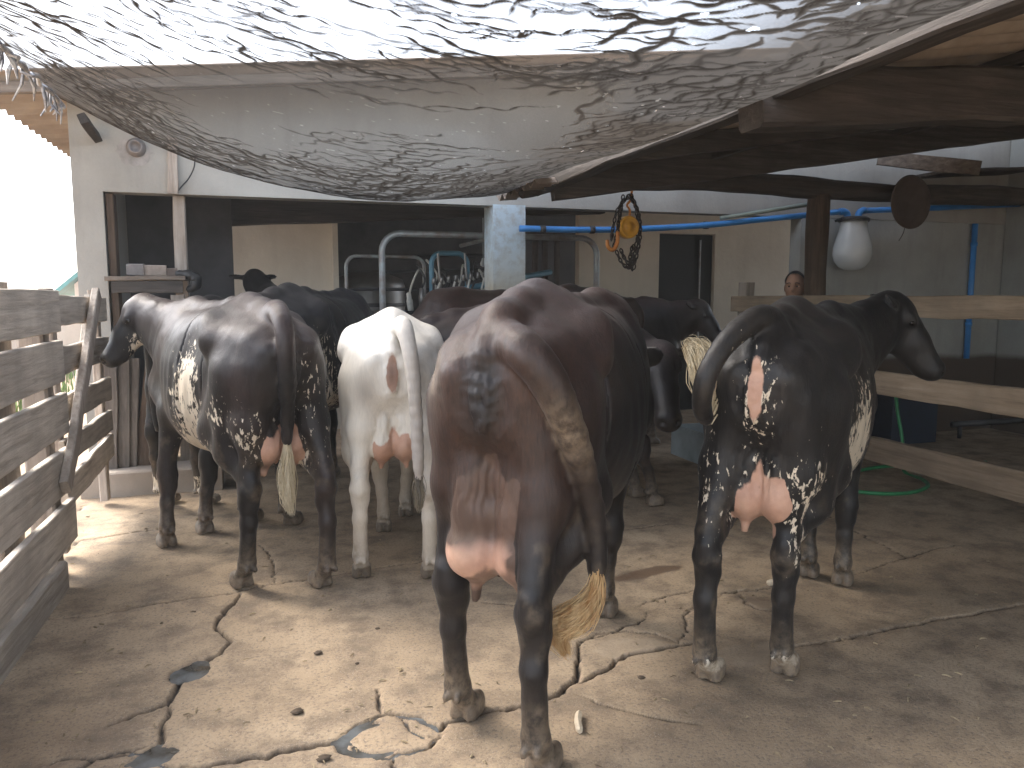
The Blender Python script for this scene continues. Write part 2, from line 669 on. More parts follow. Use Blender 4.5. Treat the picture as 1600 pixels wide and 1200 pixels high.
def build_water():
    t = NT('dirty water with painted sky tint')
    t.base(t.ramp(t.noise(t.coord(), 9, 4), [(.4, (.055, .05, .042)), (.62, (.13, .14, .145))]))  # brown water; the grey-blue blotches paint in the sky's reflection
    t.set(Roughness=.05)
    t.b.inputs['Specular IOR Level'].default_value = .9
    t.bump(t.noise(t.coord(), 18, 3), .08, .01)
    for i, (px, py, rx, ry, lift) in enumerate([(297, 1047, .10, .09, -.0095), (238, 1180, .085, .07, -.0095), (602, 1150, .17, .125, -.0085)]):
        c = ground(px, py)
        n = 40
        v = [(c[0] + rx * math.cos(2 * math.pi * k / n), c[1] + ry * math.sin(2 * math.pi * k / n), lift) for k in range(n)]
        o = link_mesh('puddle_water', v, [tuple(range(n))], t.m)
        tag(o, ['small puddle of grey water in the wide crack at left', 'little puddle where the cracks meet near the bottom edge', 'curved puddle in the broken ring of concrete'][i], None, None, 'structure')


build_floor()
build_water()


# ------------------------------------------------------------------ ground outside, grass, far things
def build_outside():
    t = NT('dry earth')
    v = t.coord()
    a = t.noise(v, .35, 6, .6)
    t.base(t.mix(t.ramp(t.noise(v, 9, 6, .7), [(.3, .5), (.6, 0.0)]), t.ramp(a, [(.35, (.36, .25, .16)), (.65, (.46, .34, .23))]), (.2, .14, .09)))
    t.set(Roughness=.95)
    t.bump(t.noise(v, 14, 6, .7), .5, .03)
    xs = np.concatenate([np.linspace(-150, -20, 24), np.linspace(-18, 18, 60), np.linspace(20, 150, 24)])
    X, Y = np.meshgrid(xs, xs)
    Z = -.07 + fbm(X * .5, Y * .5, seed=71) * .02
    n = len(xs)
    idx = np.arange(n * n).reshape(n, n)
    f = np.stack([idx[:-1, :-1], idx[:-1, 1:], idx[1:, 1:], idx[1:, :-1]], -1).reshape(-1, 4)
    me = mesh_np('ground', np.stack([X, Y, Z], -1).reshape(-1, 3), f)
    me.materials.append(t.m)
    o = bpy.data.objects.new('ground', me)
    COL.objects.link(o)
    tag(o, 'dry bare earth around the milking yard', None, None, 'structure')
    # grass beyond the fence
    t = NT('green grass')
    t.base(t.ramp(t.noise(t.coord(), 3, 5), [(.3, (.06, .11, .025)), (.6, (.14, .21, .05)), (.8, (.24, .25, .09))]))
    t.set(Roughness=.8)
    r = np.random.RandomState(5)
    vs, fs = [], []
    for i in range(9000):
        x = -r.uniform(2.6, 13)
        y = r.uniform(8.5, 26)
        h = r.uniform(.10, .34)
        a = r.uniform(0, 6.28)
        lean = r.uniform(.0, .14)
        w = r.uniform(.008, .02)
        dx, dy = math.cos(a), math.sin(a)
        b = len(vs)
        vs += [(x - dy * w, y + dx * w, -.09), (x + dy * w, y - dx * w, -.09), (x + dx * lean * .5 + dy * w * .6, y + dy * lean * .5 - dx * w * .6, h * .6), (x + dx * lean * .5 - dy * w * .6, y + dy * lean * .5 + dx * w * .6, h * .6), (x + dx * lean, y + dy * lean, h)]
        fs += [(b, b + 1, b + 2, b + 3), (b + 3, b + 2, b + 4)]
    o = link_mesh('grass', vs, fs, t.m)
    tag(o, 'green grass beyond the wooden fence on the left', None, None, 'stuff')
    # far farm house with a teal roof edge
    p = onY(92, 468, 30)
    hx, hy = p[0] + 3.7, 30.0
    root = empty('farm_house', (hx, hy, 0), 'distant pale farm house with a teal roof edge, seen past the shed corner', 'house')
    mb = MB()
    x0, x1, y0, y1 = hx - 3.2, hx + 3.2, hy, hy + 6
    v = [(x0, y0, -.1), (x1, y0, -.1), (x1, y0, 1.8), ((x0 + x1) / 2, y0, 4.6), (x0, y0, 1.8), (x0, y1, -.1), (x1, y1, -.1), (x1, y1, 1.8), ((x0 + x1) / 2, y1, 4.6), (x0, y1, 1.8)]
    f = [(0, 1, 2, 3, 4), (9, 8, 7, 6, 5), (0, 5, 6, 1), (1, 6, 7, 2), (0, 4, 9, 5)]
    mb.add(v, f)
    mb.build('wall', m_plaster('pink farm wall', (.62, .50, .42), (.45, .36, .3)), root)
    teal = m_plain('teal roof sheet', (.06, .25, .24), .5, 0, .3, 3)
    mb = MB()
    cx = (x0 + x1) / 2
    for s in (-1, 1):
        a, b = (cx, 4.68), (cx + s * 3.75, 1.40)
        mb.add([(a[0], y0 - .4, a[1]), (b[0], y0 - .4, b[1]), (b[0], y1 + .4, b[1]), (a[0], y1 + .4, a[1]),
                (a[0], y0 - .4, a[1] + .16), (b[0], y0 - .4, b[1] + .16), (b[0], y1 + .4, b[1] + .16), (a[0], y1 + .4, a[1] + .16)],
               [(0, 1, 2, 3), (4, 7, 6, 5), (0, 4, 5, 1), (1, 5, 6, 2), (2, 6, 7, 3), (3, 7, 4, 0)])
    mb.build('roof', teal, root)
    mb = MB()
    mb.box(hx + .4, hx + 1.3, hy - .05, hy - .004, 0, 1.95)
    mb.build('door', M['dark_wood_z'], root)
    # low outer wall
    mb = MB()
    for k in range(12):
        mb.box(-14 + k * 1.0, -13.02 + k * 1.0, 16.0, 16.2, -.1, .95 + rnd.uniform(-.03, .03))
    o = mb.build('boundary_wall', m_plaster('pale outer wall', (.55, .46, .38), (.38, .31, .25)))
    tag(o, 'low pale boundary wall beyond the grass, glimpsed between fence boards', 'wall')


build_outside()


# ------------------------------------------------------------------ corrugated sheets
def corrugated(name, x0, x1, y0, y1, zf, mat, parent=None, per=.177, amp=.026, thick=.008, xs=None):
    ys = np.arange(y0, y1 + 1e-6, per / 12)
    xs = np.array([x0, x1]) if xs is None else np.array(xs)
    X, Y = np.meshgrid(xs, ys)
    Zb = zf(X) + amp * np.sin(Y / per * 2 * math.pi)
    ny, nx = X.shape
    co = np.concatenate([np.stack([X, Y, Zb], -1).reshape(-1, 3), np.stack([X, Y, Zb + thick], -1).reshape(-1, 3)])
    idx = np.arange(nx * ny).reshape(ny, nx)
    n = nx * ny
    q = lambda i: np.stack([i[:-1, :-1], i[:-1, 1:], i[1:, 1:], i[1:, :-1]], -1).reshape(-1, 4)
    f = [q(idx)[:, ::-1], q(idx + n)]
    for e in (idx[:, 0], idx[:, -1], idx[0], idx[-1]):
        f.append(np.stack([e[:-1], e[1:], e[1:] + n, e[:-1] + n], -1))
    f = np.concatenate(f)
    loc = np.array(parent.location) if parent else np.zeros(3)
    me = mesh_np(name, co - loc, f)
    me.materials.append(mat)
    o = bpy.data.objects.new(name, me)
    COL.objects.link(o)
    if parent:
        o.parent = parent
    return o


M['fibro'] = m_plain('aged fibre cement sheet', (.46, .38, .30), .9, 0, .5, 2.5, .2, (.25, .20, .155))
M['fibro_left'] = m_plain('fibre cement overhang', (.42, .34, .27), .9, 0, .35, 2.5, .2, (.28, .21, .16))

FY = 6.1                                                     # the shed's front wall


def shed_roof_z(x):
    return 2.73 + .115 * (x + 1.75)


def lean_roof_z(x):
    return 2.275 + .16 * (x - 1.8)


def build_shed():
    root = empty('milking_shed', (1.9, FY, 0), 'long white plastered milking shed with wide dark openings behind the cows', 'building')

    def wall(name, mat, boxes):
        mb = MB()
        for b in boxes:
            mb.box(*b)
        return mb.build(name, mat, root)

    T = .16
    # front wall: left pier, lintel with sloping top, right solid part
    mb = MB()
    mb.box(-1.27, -1.08, FY, FY + T, -.05, 2.11)
    xs = np.linspace(-1.27, 9.0, 24)
    lo = [2.11] * len(xs)
    v, f = [], []
    for x in xs:
        for y in (FY, FY + T):
            v += [(x, y, 2.11), (x, y, shed_roof_z(x) - .035)]
    for i in range(len(xs) - 1):
        a = i * 4
        f += [(a, a + 4, a + 5, a + 1), (a + 2, a + 3, a + 7, a + 6), (a, a + 2, a + 6, a + 4), (a + 1, a + 5, a + 7, a + 3)]
    f += [(0, 1, 3, 2), (len(v) - 4, len(v) - 2, len(v) - 1, len(v) - 3)]
    mb.add(v, f)
    mb.build('wall', M['wall_white'], root)
    wall('wall', M['wall_right'], [(4.74, 9.0, FY + .004, FY + T, -.05, 2.107)])
    # centre pillar
    mb = MB()
    mb.box(1.76, 2.035, FY - .012, FY + .26, -.02, 2.12)
    mb.build('pillar', M['pillar'], root)
    # side wall; an unseen opening is added to light the inside
    wall('wall', M['wall_white'], [(-1.27, -1.11, FY + T + .003, 7.22, -.05, 2.72), (-1.27, -1.11, 8.15, 12, -.05, 2.72), (-1.27, -1.11, 7.22, 8.15, -.05, .4), (-1.27, -1.11, 7.22, 8.15, 2.5, 2.72)])
    # inner walls
    p = onY(292, 400, 8.2)
    q = onY(519, 400, 8.2)
    wall('wall', M['wall_beige'], [(p[0], q[0], 8.2, 8.32, -.05, 3.0)])
    mb = MB()
    mb.box(q[0] + .002, q[0] + .055, 8.12, 8.36, 0, 2.25)
    mb.build('door_frame', M['wall_beige'], root)
    mb = MB()
    a = onY(289, 350, 7.9)
    mb.board((a[0] - .02, 7.95, 0), (a[0] - .02, 7.95, 2.08), (1, 0, 0), .11, .06, 3)
    mb.build('door_jamb', M['sunlit_wood_z'], root)
    d0, d1 = onY(1030, 400, 8.2)[0], onY(1117, 400, 8.2)[0]
    w1 = onY(905, 400, 8.2)[0]
    wall('wall', M['wall_beige'], [(w1, d0, 8.2, 8.32, -.05, 3.2), (d1, 9.0, 8.2, 8.32, -.05, 3.6), (d0, d1, 8.2, 8.32, 2.12, 3.2)])
    mb = MB()
    mb.box(d0 + .01, d1 - .01, 8.25, 8.29, 0, 2.11)
    dr = mb.build('door', M['black'], root)
    mb = MB()
    e = onY(1096, 400, 8.2)[0]
    mb.tube([(e, 8.235, .1), (e, 8.235, 2.05)], .012, 8)
    mb.build('bar', M['galv'], dr)
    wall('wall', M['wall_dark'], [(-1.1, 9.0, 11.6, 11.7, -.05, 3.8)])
    # dark board partition behind the shelf
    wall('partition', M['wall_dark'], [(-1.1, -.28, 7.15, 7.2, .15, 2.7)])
    # raised plinth on the left
    mb = MB()
    mb.board((-1.27, 5.93, .075), (-.36, 5.93, .075), (0, 0, 1), .19, .30, 5, 14, .012, .012)
    mb.build('plinth', M['plinth'], root)
    # roof
    corrugated('roof', -1.78, 9.2, 5.68, 11.9, shed_roof_z, M['fibro_left'], root, xs=np.linspace(-1.78, 9.2, 10))
    # dark tie beam across the opening, inside
    mb = MB()
    a, b = onY(250, 335, 7.6), onY(770, 318, 7.6)
    mb.board((a[0], 7.6, a[2]), (b[0] + 1.2, 7.6, b[2] + .06), (0, 0, 1), .24, .14, 8)
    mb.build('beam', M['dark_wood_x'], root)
    # eave bracket and rafter tails
    mb = MB()
    a = onY(128, 185, 5.78)
    b = onY(152, 214, 6.08)
    mb.board(a, b, (1, 0, .4), .05, .07, 12, 4)
    mb.build('bracket', M['dark_wood_y'], root)
    for y in (5.76,):
        mb = MB()
        mb.board((-1.76, y, shed_roof_z(-1.76) - .07), (9.1, y, shed_roof_z(9.1) - .07), (0, 0, 1), .07, .05, 17, 30)
        mb.build('purlin', M['grey_wood_x'], root)
    # board nailed to the wall under the net
    mb = MB()
    a, b = onY(270, 215, FY - .02), onY(270, 303, FY - .02)
    mb.board((a[0], FY - .02, a[2]), (b[0], FY - .02, b[2]), (1, 0, 0), .07, .035, 21, 6)
    mb.build('batten', M['grey_wood_z'], root)
    # wooden post carrying the shelf
    mb = MB()
    a, b = onY(280, 305, FY + .1), onY(281, 470, FY + .1)
    mb.board((a[0], FY + .1, 2.105), (b[0], FY + .1, .15), (1, 0, 0), .085, .09, 22, 10)
    mb.build('post', M['grey_wood_z'], root)
    # wood lining of the left jamb
    mb = MB()
    mb.board((-1.045, FY + .09, .16), (-1.045, FY + .09, 2.10), (0, 1, 0), .12, .05, 23, 10)
    mb.build('jamb', M['dark_wood_z'], root)
    return root


def pillar_mat():
    t = NT('blue grey painted pillar')
    v = t.coord()
    g = t.n('NewGeometry')
    sp = t.n('SeparateXYZ')
    t.l(g.outputs['Position'], sp.inputs[0])
    a = t.noise(v, 3, 6, .65)
    k = t.math('ADD', sp.outputs['Z'], t.math('MULTIPLY', a, .5))
    col = t.mix(t.ramp(t.math('SUBTRACT', k, 1.2), [(.40, 0.0), (.85, 1.0)]), (.40, .34, .24), (.42, .52, .58))
    col = t.mix(t.ramp(t.noise(v, 14, 6, .7), [(.35, .6), (.55, 0.0)]), col, (.3, .28, .25))
    t.base(col)
    t.set(Roughness=.8)
    t.bump(t.noise(v, 30, 5), .3, .006)
    return t.m


M['pillar'] = pillar_mat()
build_shed()


def build_lean_to():
    root = empty('lean_to_shelter', (4.5, 5.6, 0), 'low lean-to shelter of corrugated sheets on dark wooden beams, right of the net', 'shelter')
    corrugated('roof', 1.90, 7.4, -6.0, 5.62, lean_roof_z, M['fibro'], root, xs=np.linspace(1.90, 7.4, 8))  # carried on unseen behind the camera to keep the right side dark
    corrugated('roof_corner', 1.73, 1.872, 4.90, 5.90, lambda x: 2.135 + .10 * (x - 1.73), M['fibro_left'], root, per=.15, amp=.022)
    # eave beam along the net
    mb = MB()
    mb.board((1.93, -6, 2.20), (1.93, 5.60, 2.20), (0, 0, 1), .13, .10, 31, 40, .008, .01)
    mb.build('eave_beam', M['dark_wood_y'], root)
    # cross beams carrying the roof
    for i, (y, h, t_, x0) in enumerate([(5.56, .17, .16, 1.70), (2.72, .22, .18, 1.80), (.5, .2, .16, 1.95)]):
        mb = MB()
        zz = 2.20 if i == 0 else 2.15
        if i == 1:
            mb.board((1.84, y, 2.15), (7.19, y, 2.60), (0, 0, 1), .22, .16, 33, 40, .012, .016)
            mb.build('beam', M['dark_wood_x'], root)
            continue
        pts, rad = [], []
        n = 26
        for k in range(n + 1):
            x = x0 + (7.19 - x0) * k / n
            if i == 0:
                z = 2.29 + .012 * math.sin(x * 2.1) + (.0 if x > 2.2 else -.16 * (2.2 - x))
            else:
                z = 2.13 + .085 * (x - 1.8) if i == 1 else lean_roof_z(x) - .16 - h / 2
            pts.append((x, y + .02 * math.sin(x * 1.7), z))
            rad.append((h / 2) * (1 + (.06 * (x - 1.8) if i == 1 else 0) + .09 * math.sin(x * 3.3 + i) + .05 * math.sin(x * 9.1)) * (1 if k else .75))
        mb.tube(pts, rad, 12)
        mb.build('beam', M['dark_wood_x'], root, True)
    # rafters under the sheets, sloping with the roof
    for i, y in enumerate((5.36, 4.2, 1.6)):
        mb = MB()
        hh = .21 if i == 0 else .12
        mb.board((1.99, y, lean_roof_z(1.99) - .03 - hh / 2), (7.19, y, lean_roof_z(7.19) - .03 - hh / 2), (0, 0, 1), hh, .07, 41 + i, 20)
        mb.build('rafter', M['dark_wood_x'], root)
    for i, x in enumerate((3.3, 5.0, 6.7)):
        mb = MB()
        z = lean_roof_z(x) - .062
        mb.board((x, -5.9, z), (x, 5.30, z), (0, 0, 1), .06, .05, 51 + i, 24)
        mb.build('purlin', M['dark_wood_y'], root)
    # log post
    mb = MB()
    pts, rad = [], []
    for k in range(15):
        z = -.02 + 2.25 * k / 14
        pts.append((4.50 + .012 * math.sin(z * 3), 5.58 + .01 * math.cos(z * 2.4), z))
        rad.append(.092 * (1 + .05 * math.sin(z * 7.1)))
    mb.tube(pts, rad, 16)
    mb.build('post', M['dark_wood_z'], root, True)
    # log end sticking out under the far eave corner
    mb = MB()
    a, b = onY(815, 304, 5.3), onY(905, 282, 5.5)
    mb.tube(spline([a, (a + b) / 2 + np.array([0, 0, .02]), b], 6), [.03, .045, .05, .052, .05, .05, .05], 10)
    mb.build('beam_end', M['dark_wood_x'], root, True)
    # lower boarded soffit to the far right
    mb = MB()
    mb.board((5.95, 5.9, 2.52), (7.19, 5.9, 2.62), (0, 1, 0), .38, .03, 61, 10)
    mb.build('soffit_board', M['dark_wood_x'], root)
    mb = MB()
    a, b = onY(1372, 246, 5.95), onY(1442, 262, 5.70)
    mb.board(a, (b[0] + .5, 5.55, b[2] - .01), (0, 0, 1), .13, .03, 62, 6)
    mb.build('fascia_board', M['grey_wood_x'], root)
    # unseen side wall far to the right, added to darken the shelter
    mb = MB()
    mb.box(7.2, 7.3, -6, FY - .01, -.05, 3.08)
    mb.build('wall', M['wall_right'], root)


build_lean_to()


# ------------------------------------------------------------------ shade net
def build_net():
    x0, x1 = -1.22, 1.845
    nu, nv = 430, 760
    y0, y1 = -.7, 5.52
    U, V = np.meshgrid(np.linspace(0, 1, nu), np.linspace(0, 1, nv))
    X = x0 + (x1 - x0) * U
    Y = y0 + (y1 - y0) * V
    Y = Y + sstep(.75, 1, V) * (.07 * np.sin(U * 7) - .05 * np.sin(U * 17 + 1) + .22 * (1 - U) ** 3)
    zl = 2.63
    zr = 2.19 - .05 * np.sin(np.clip((Y - 1.2) / 3.6, 0, 1) * np.pi)
    sag = (.20 + .10 * np.sin(V * 7.5 + .9) * .5 + .08 * sstep(.8, 1.0, V))
    Z = zl + (zr - zl) * U - sag * 4 * U * (1 - U) * (1 + .2 * (U - .5))
    # gathers: sharp folds that run across the cloth, bending along the pull of the ropes
    wx = X + .18 * fbm(X * 1.6, Y * 1.6, seed=21)
    wy = Y + .22 * fbm(X * 1.4 + 9, Y * 1.4, seed=22)
    ang = 0.55 * (U - .45) * 2.0
    a = wx * np.cos(ang) + wy * np.sin(ang)
    b = -wx * np.sin(ang) + wy * np.cos(ang)

    def ridge(u, v, seed, sharp):
        n = vnoise(u, v, seed=seed) + .35 * vnoise(u * 2.3, v * 2.3, seed=seed + 1)
        return np.clip(1 - np.abs(n) * sharp, 0, 1) ** 1.3

    fold = np.zeros_like(X)
    gx, gy = (x1 - x0) / (nu - 1), (y1 - y0) / (nv - 1)
    rs = np.random.RandomState(14)
    N = 4300
    sx = rs.uniform(0, 1, N)
    sy = rs.uniform(0, 1, N) ** .85
    dn = fbm(sx * 3.4, sy * 8.5, seed=77)
    for k in range(N):
        if rs.uniform(-.62, .45) > dn[k] + .25 * (sy[k] > .88) + .2 * (sx[k] < .2) - .42 * (.28 < sx[k] < .85) * (.58 < sy[k] < .86) + .16 * (sy[k] < .56):
            continue
        u, v = sx[k] * (x1 - x0), sy[k] * (y1 - y0)
        L = rs.uniform(.10, .28) if rs.rand() < .6 else rs.uniform(.28, .75)
        wd = rs.uniform(.0030, .0072) * (1.45 if L > .4 else 1.0)
        st = rs.uniform(.45, 1.0)
        n = int(L / .007)
        ph, fq = rs.uniform(0, 6.3), rs.uniform(9, 24)
        ja = rs.normal(0, .22)
        if rs.rand() < .22 + .25 * (sx[k] > .6):
            ja += rs.choice([-.9, .8]) if sx[k] < .6 else -.75
            L *= .7
        for j in range(n):
            U0 = u / (x1 - x0)
            th = math.radians(52) * (1 - U0 / .45) if U0 < .45 else -math.radians(50) * (U0 - .45) / .55
            th = th * .9 + ja + .55 * math.sin(ph + fq * j * .007 * 2) + .25 * math.sin(ph * 2 + j * .31)
            u += .007 * math.cos(th)
            v += .007 * math.sin(th)
            t = j / n
            w = wd * (.35 + .65 * math.sin(math.pi * t)) * (1 + .35 * math.sin(j * .53 + ph))
            ci, cj = int(round(u / gx)), int(round(v / gy))
            if ci < 2 or cj < 2 or ci > nu - 3 or cj > nv - 3:
                continue
            iu = np.arange(ci - 2, ci + 3)
            iv = np.arange(cj - 2, cj + 3)
            g = np.exp(-(((iu * gx - u)[None, :] ** 2 + (iv * gy - v)[:, None] ** 2) / (w * 1.25) ** 2))
            blk = fold[cj - 2:cj + 3, ci - 2:ci + 3]
            np.maximum(blk, st * g * min(1, 4 * t + .2, 4 * (1 - t) + .2), out=blk)
    fold = np.clip(fold, 0, 1) ** .7
    r1 = fold
    near_edge = np.maximum(1 - sstep(0, .24, U), sstep(.86, 1.0, V))
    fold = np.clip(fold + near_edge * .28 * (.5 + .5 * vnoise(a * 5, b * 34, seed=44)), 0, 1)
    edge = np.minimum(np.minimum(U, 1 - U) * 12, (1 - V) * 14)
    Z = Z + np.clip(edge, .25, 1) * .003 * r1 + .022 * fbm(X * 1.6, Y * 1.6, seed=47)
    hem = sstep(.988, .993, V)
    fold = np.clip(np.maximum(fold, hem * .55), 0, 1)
    dens = np.clip(+.44 * sstep(.66, .95, U) + .18 * (1 - sstep(.0, .22, U)) + .10 * sstep(.80, 1, V), 0, .5)
    holes = (vnoise(X * 33, Y * 33, seed=51) > .93).astype(float)
    stain = sstep(.0, .5, fbm(X * 1.2, Y * 1.2, seed=55))
    co = np.stack([X, Y, Z], -1).reshape(-1, 3)
    idx = np.arange(nu * nv).reshape(nv, nu)
    f = np.stack([idx[:-1, :-1], idx[:-1, 1:], idx[1:, 1:], idx[1:, :-1]], -1).reshape(-1, 4)
    me = mesh_np('shade_net', co, f)
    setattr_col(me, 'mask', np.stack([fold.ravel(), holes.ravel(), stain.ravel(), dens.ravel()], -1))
    t = NT('grey brown shade netting')
    at_ = t.n('Attribute', attribute_name='mask')
    sp = t.n('SeparateColor')
    t.l(at_.outputs['Color'], sp.inputs[0])
    col = t.mix(sp.outputs[2], (.17, .16, .148), (.14, .12, .10))
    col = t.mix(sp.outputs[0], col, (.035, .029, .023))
    fine = t.noise(t.coord((160, 60, 60)), 1.0, 3, .6)
    dif = t.n('BsdfDiffuse')
    trl = t.n('BsdfTranslucent')
    t.l(col, dif.inputs[0])
    t.l(t.mix(.32, (0, 0, 0), col), trl.inputs[0])
    dens = at_.outputs['Alpha']
    tra = t.n('BsdfTransparent')
    m1 = t.n('MixShader')
    m1.inputs[0].default_value = .5
    t.l(dif.outputs[0], m1.inputs[1])
    t.l(trl.outputs[0], m1.inputs[2])
    m2 = t.n('MixShader')
    al = t.math('ADD', t.math('MULTIPLY', sp.outputs[0], .66), t.math('ADD', t.math('ADD', .46, dens), t.math('MULTIPLY', fine, .14)), True)
    al = t.math('MULTIPLY', al, t.math('SUBTRACT', 1.0, t.math('MULTIPLY', sp.outputs[1], .85)), True)
    t.l(al, m2.inputs[0])
    t.l(tra.outputs[0], m2.inputs[1])
    t.l(m1.outputs[0], m2.inputs[2])
    t.l(m2.outputs[0], t.t.nodes['Material Output'].inputs['Surface'])
    me.materials.append(t.m)
    o = bpy.data.objects.new('shade_net', me)
    COL.objects.link(o)
    tag(o, 'wrinkled grey shade net sagging overhead between shed corner and shelter eave', 'net')
    # frayed rags and rope along the left edge
    mb = MB()
    r = np.random.RandomState(8)
    pts = [(-1.235 + r.normal(0, .008), y, 2.625 + r.normal(0, .008)) for y in np.linspace(-1.6, 5.85, 60)]
    mb.tube(pts, [.014 + .008 * r.rand() for _ in pts], 7)
    for i in range(34):
        y = r.uniform(3.6, 5.8)
        L = r.uniform(.03, .17)
        p = np.array([-1.24, y, 2.62])
        w = np.array([r.normal(0, .04), r.normal(0, .05), -L])
        mid = p + w * .5 + np.array([r.normal(0, .02), r.normal(0, .02), 0])
        mb.tube([p, mid, p + w], [.010, .008 + .006 * r.rand(), .004], 5)
    mb.build('rope', M['rag'], o)


build_net()


# ------------------------------------------------------------------ fences
def build_left_fence():
    X = -1.0
    root = empty('wooden_fence', (X, 3.0, 0), 'near grey wooden fence of wide rough boards along the left edge', 'fence')
    tops = [(1.41, .30), (1.165, .205), (.90, .205), (.625, .215), (.355, .215)]
    for i, (zt, w) in enumerate(tops):
        w = .205 if i == 0 else w
        mb = MB()
        dz = [.0, .015, -.01, -.03, -.03][i]
        mb.board((X, 1.2, zt - w / 2 - dz), (X + (.0 if i else .0), 4.30 + [.0, .02, .03, .04, .06][i], zt - w / 2), (0, 0, 1), w, .035, 70 + i, 26, .003, .004)
        mb.build('board', M['grey_wood_y'], root)
    mb = MB()
    mb.board((X + .01, 1.2, .06), (X + .01, 4.0, .06), (0, 0, 1), .16, .06, 79, 20, .014, .012)
    mb.build('board', M['grey_wood_y'], root)
    for y, h in ((2.9, 1.45), (4.17, 1.40)):
        mb = MB()
        mb.board((X - .075, y, -.05), (X - .075, y, h), (0, 1, 0), .13, .11, int(y * 10), 12, .008, .012)
        mb.build('post', M['grey_wood_z'], root)
    mb = MB()
    mb.board((X - .08, 3.66, -.05), (X - .08, 3.66, 1.44), (0, 1, 0), .30, .04, 91, 12, .008, .008)
    mb.build('post', M['grey_wood_z'], root)
    # second section / gate
    X = -1.03
    root = empty('wooden_gate', (X, 4.9, 0), 'grey five-board wooden gate between the near fence and the shed corner', 'gate')
    for i, (z0, z1, w) in enumerate([(1.315, 1.30, .155), (1.05, 1.045, .15), (.80, .775, .145), (.575, .565, .14), (.36, .40, .15)]):
        mb = MB()
        mb.board((X, 4.36, z0), (X, 5.62, z1), (0, 0, 1), w, .03, 100 + i, 14, .008, .005)
        mb.build('board', M['grey_wood_y'], root)
    for y in (4.46, 5.56):
        mb = MB()
        mb.board((X - .045, y, .04), (X - .045, y, 1.42), (0, 1, 0), .09, .05, int(y * 100), 10, .006, .006)
        mb.build('stile', M['grey_wood_z'], root)
    mb = MB()
    mb.board((X - .05, 4.6, .25), (X - .05, 5.45, 1.36), (0, 1, -.7), .10, .035, 120, 10, .006, .005)
    mb.build('brace', M['grey_wood_y'], root)
    # leaning plank in front of the gate
    mb = MB()
    a, b = onX(103, 762, -.955), onX(158, 458, -.955)
    mb.board((-.955, a[1], a[2]), (-.975, b[1], b[2]), (0, 1, -.2), .095, .04, 130, 12, .006, .006)
    o = mb.build('leaning_plank', M['grey_wood_z'])
    tag(o, 'long brown plank leaning diagonally against the gate boards', 'plank')


build_left_fence()


def build_right_fence():
    X = 3.9
    root = empty('rail_fence', (X, 4.5, 0), 'tan wooden rail fence with thick horizontal rails on the right side', 'fence')
    for i, (z0, z1, w, t_) in enumerate([(1.315, 1.315, .135, .055), (.80, .80, .155, .045), (.345, .345, .165, .05)]):
        mb = MB()
        y1 = 5.9 if i == 0 else 5.75
        mb.board((X + .03 * (i == 1), .5, z0), (X, y1, z1), (0, 0, 1), w, t_, 140 + i, 26, .007, .006)
        mb.build('rail', M['tan_wood_y'], root)
    for y, h in ((5.83, 1.50), (2.1, 1.5), (.6, 1.5)):
        mb = MB()
        mb.board((X + .085, y, -.05), (X + .085, y, h), (0, 1, 0), .11, .10, int(y * 70), 10, .006, .01)
        mb.build('post', M['grey_wood_z'], root)


build_right_fence()


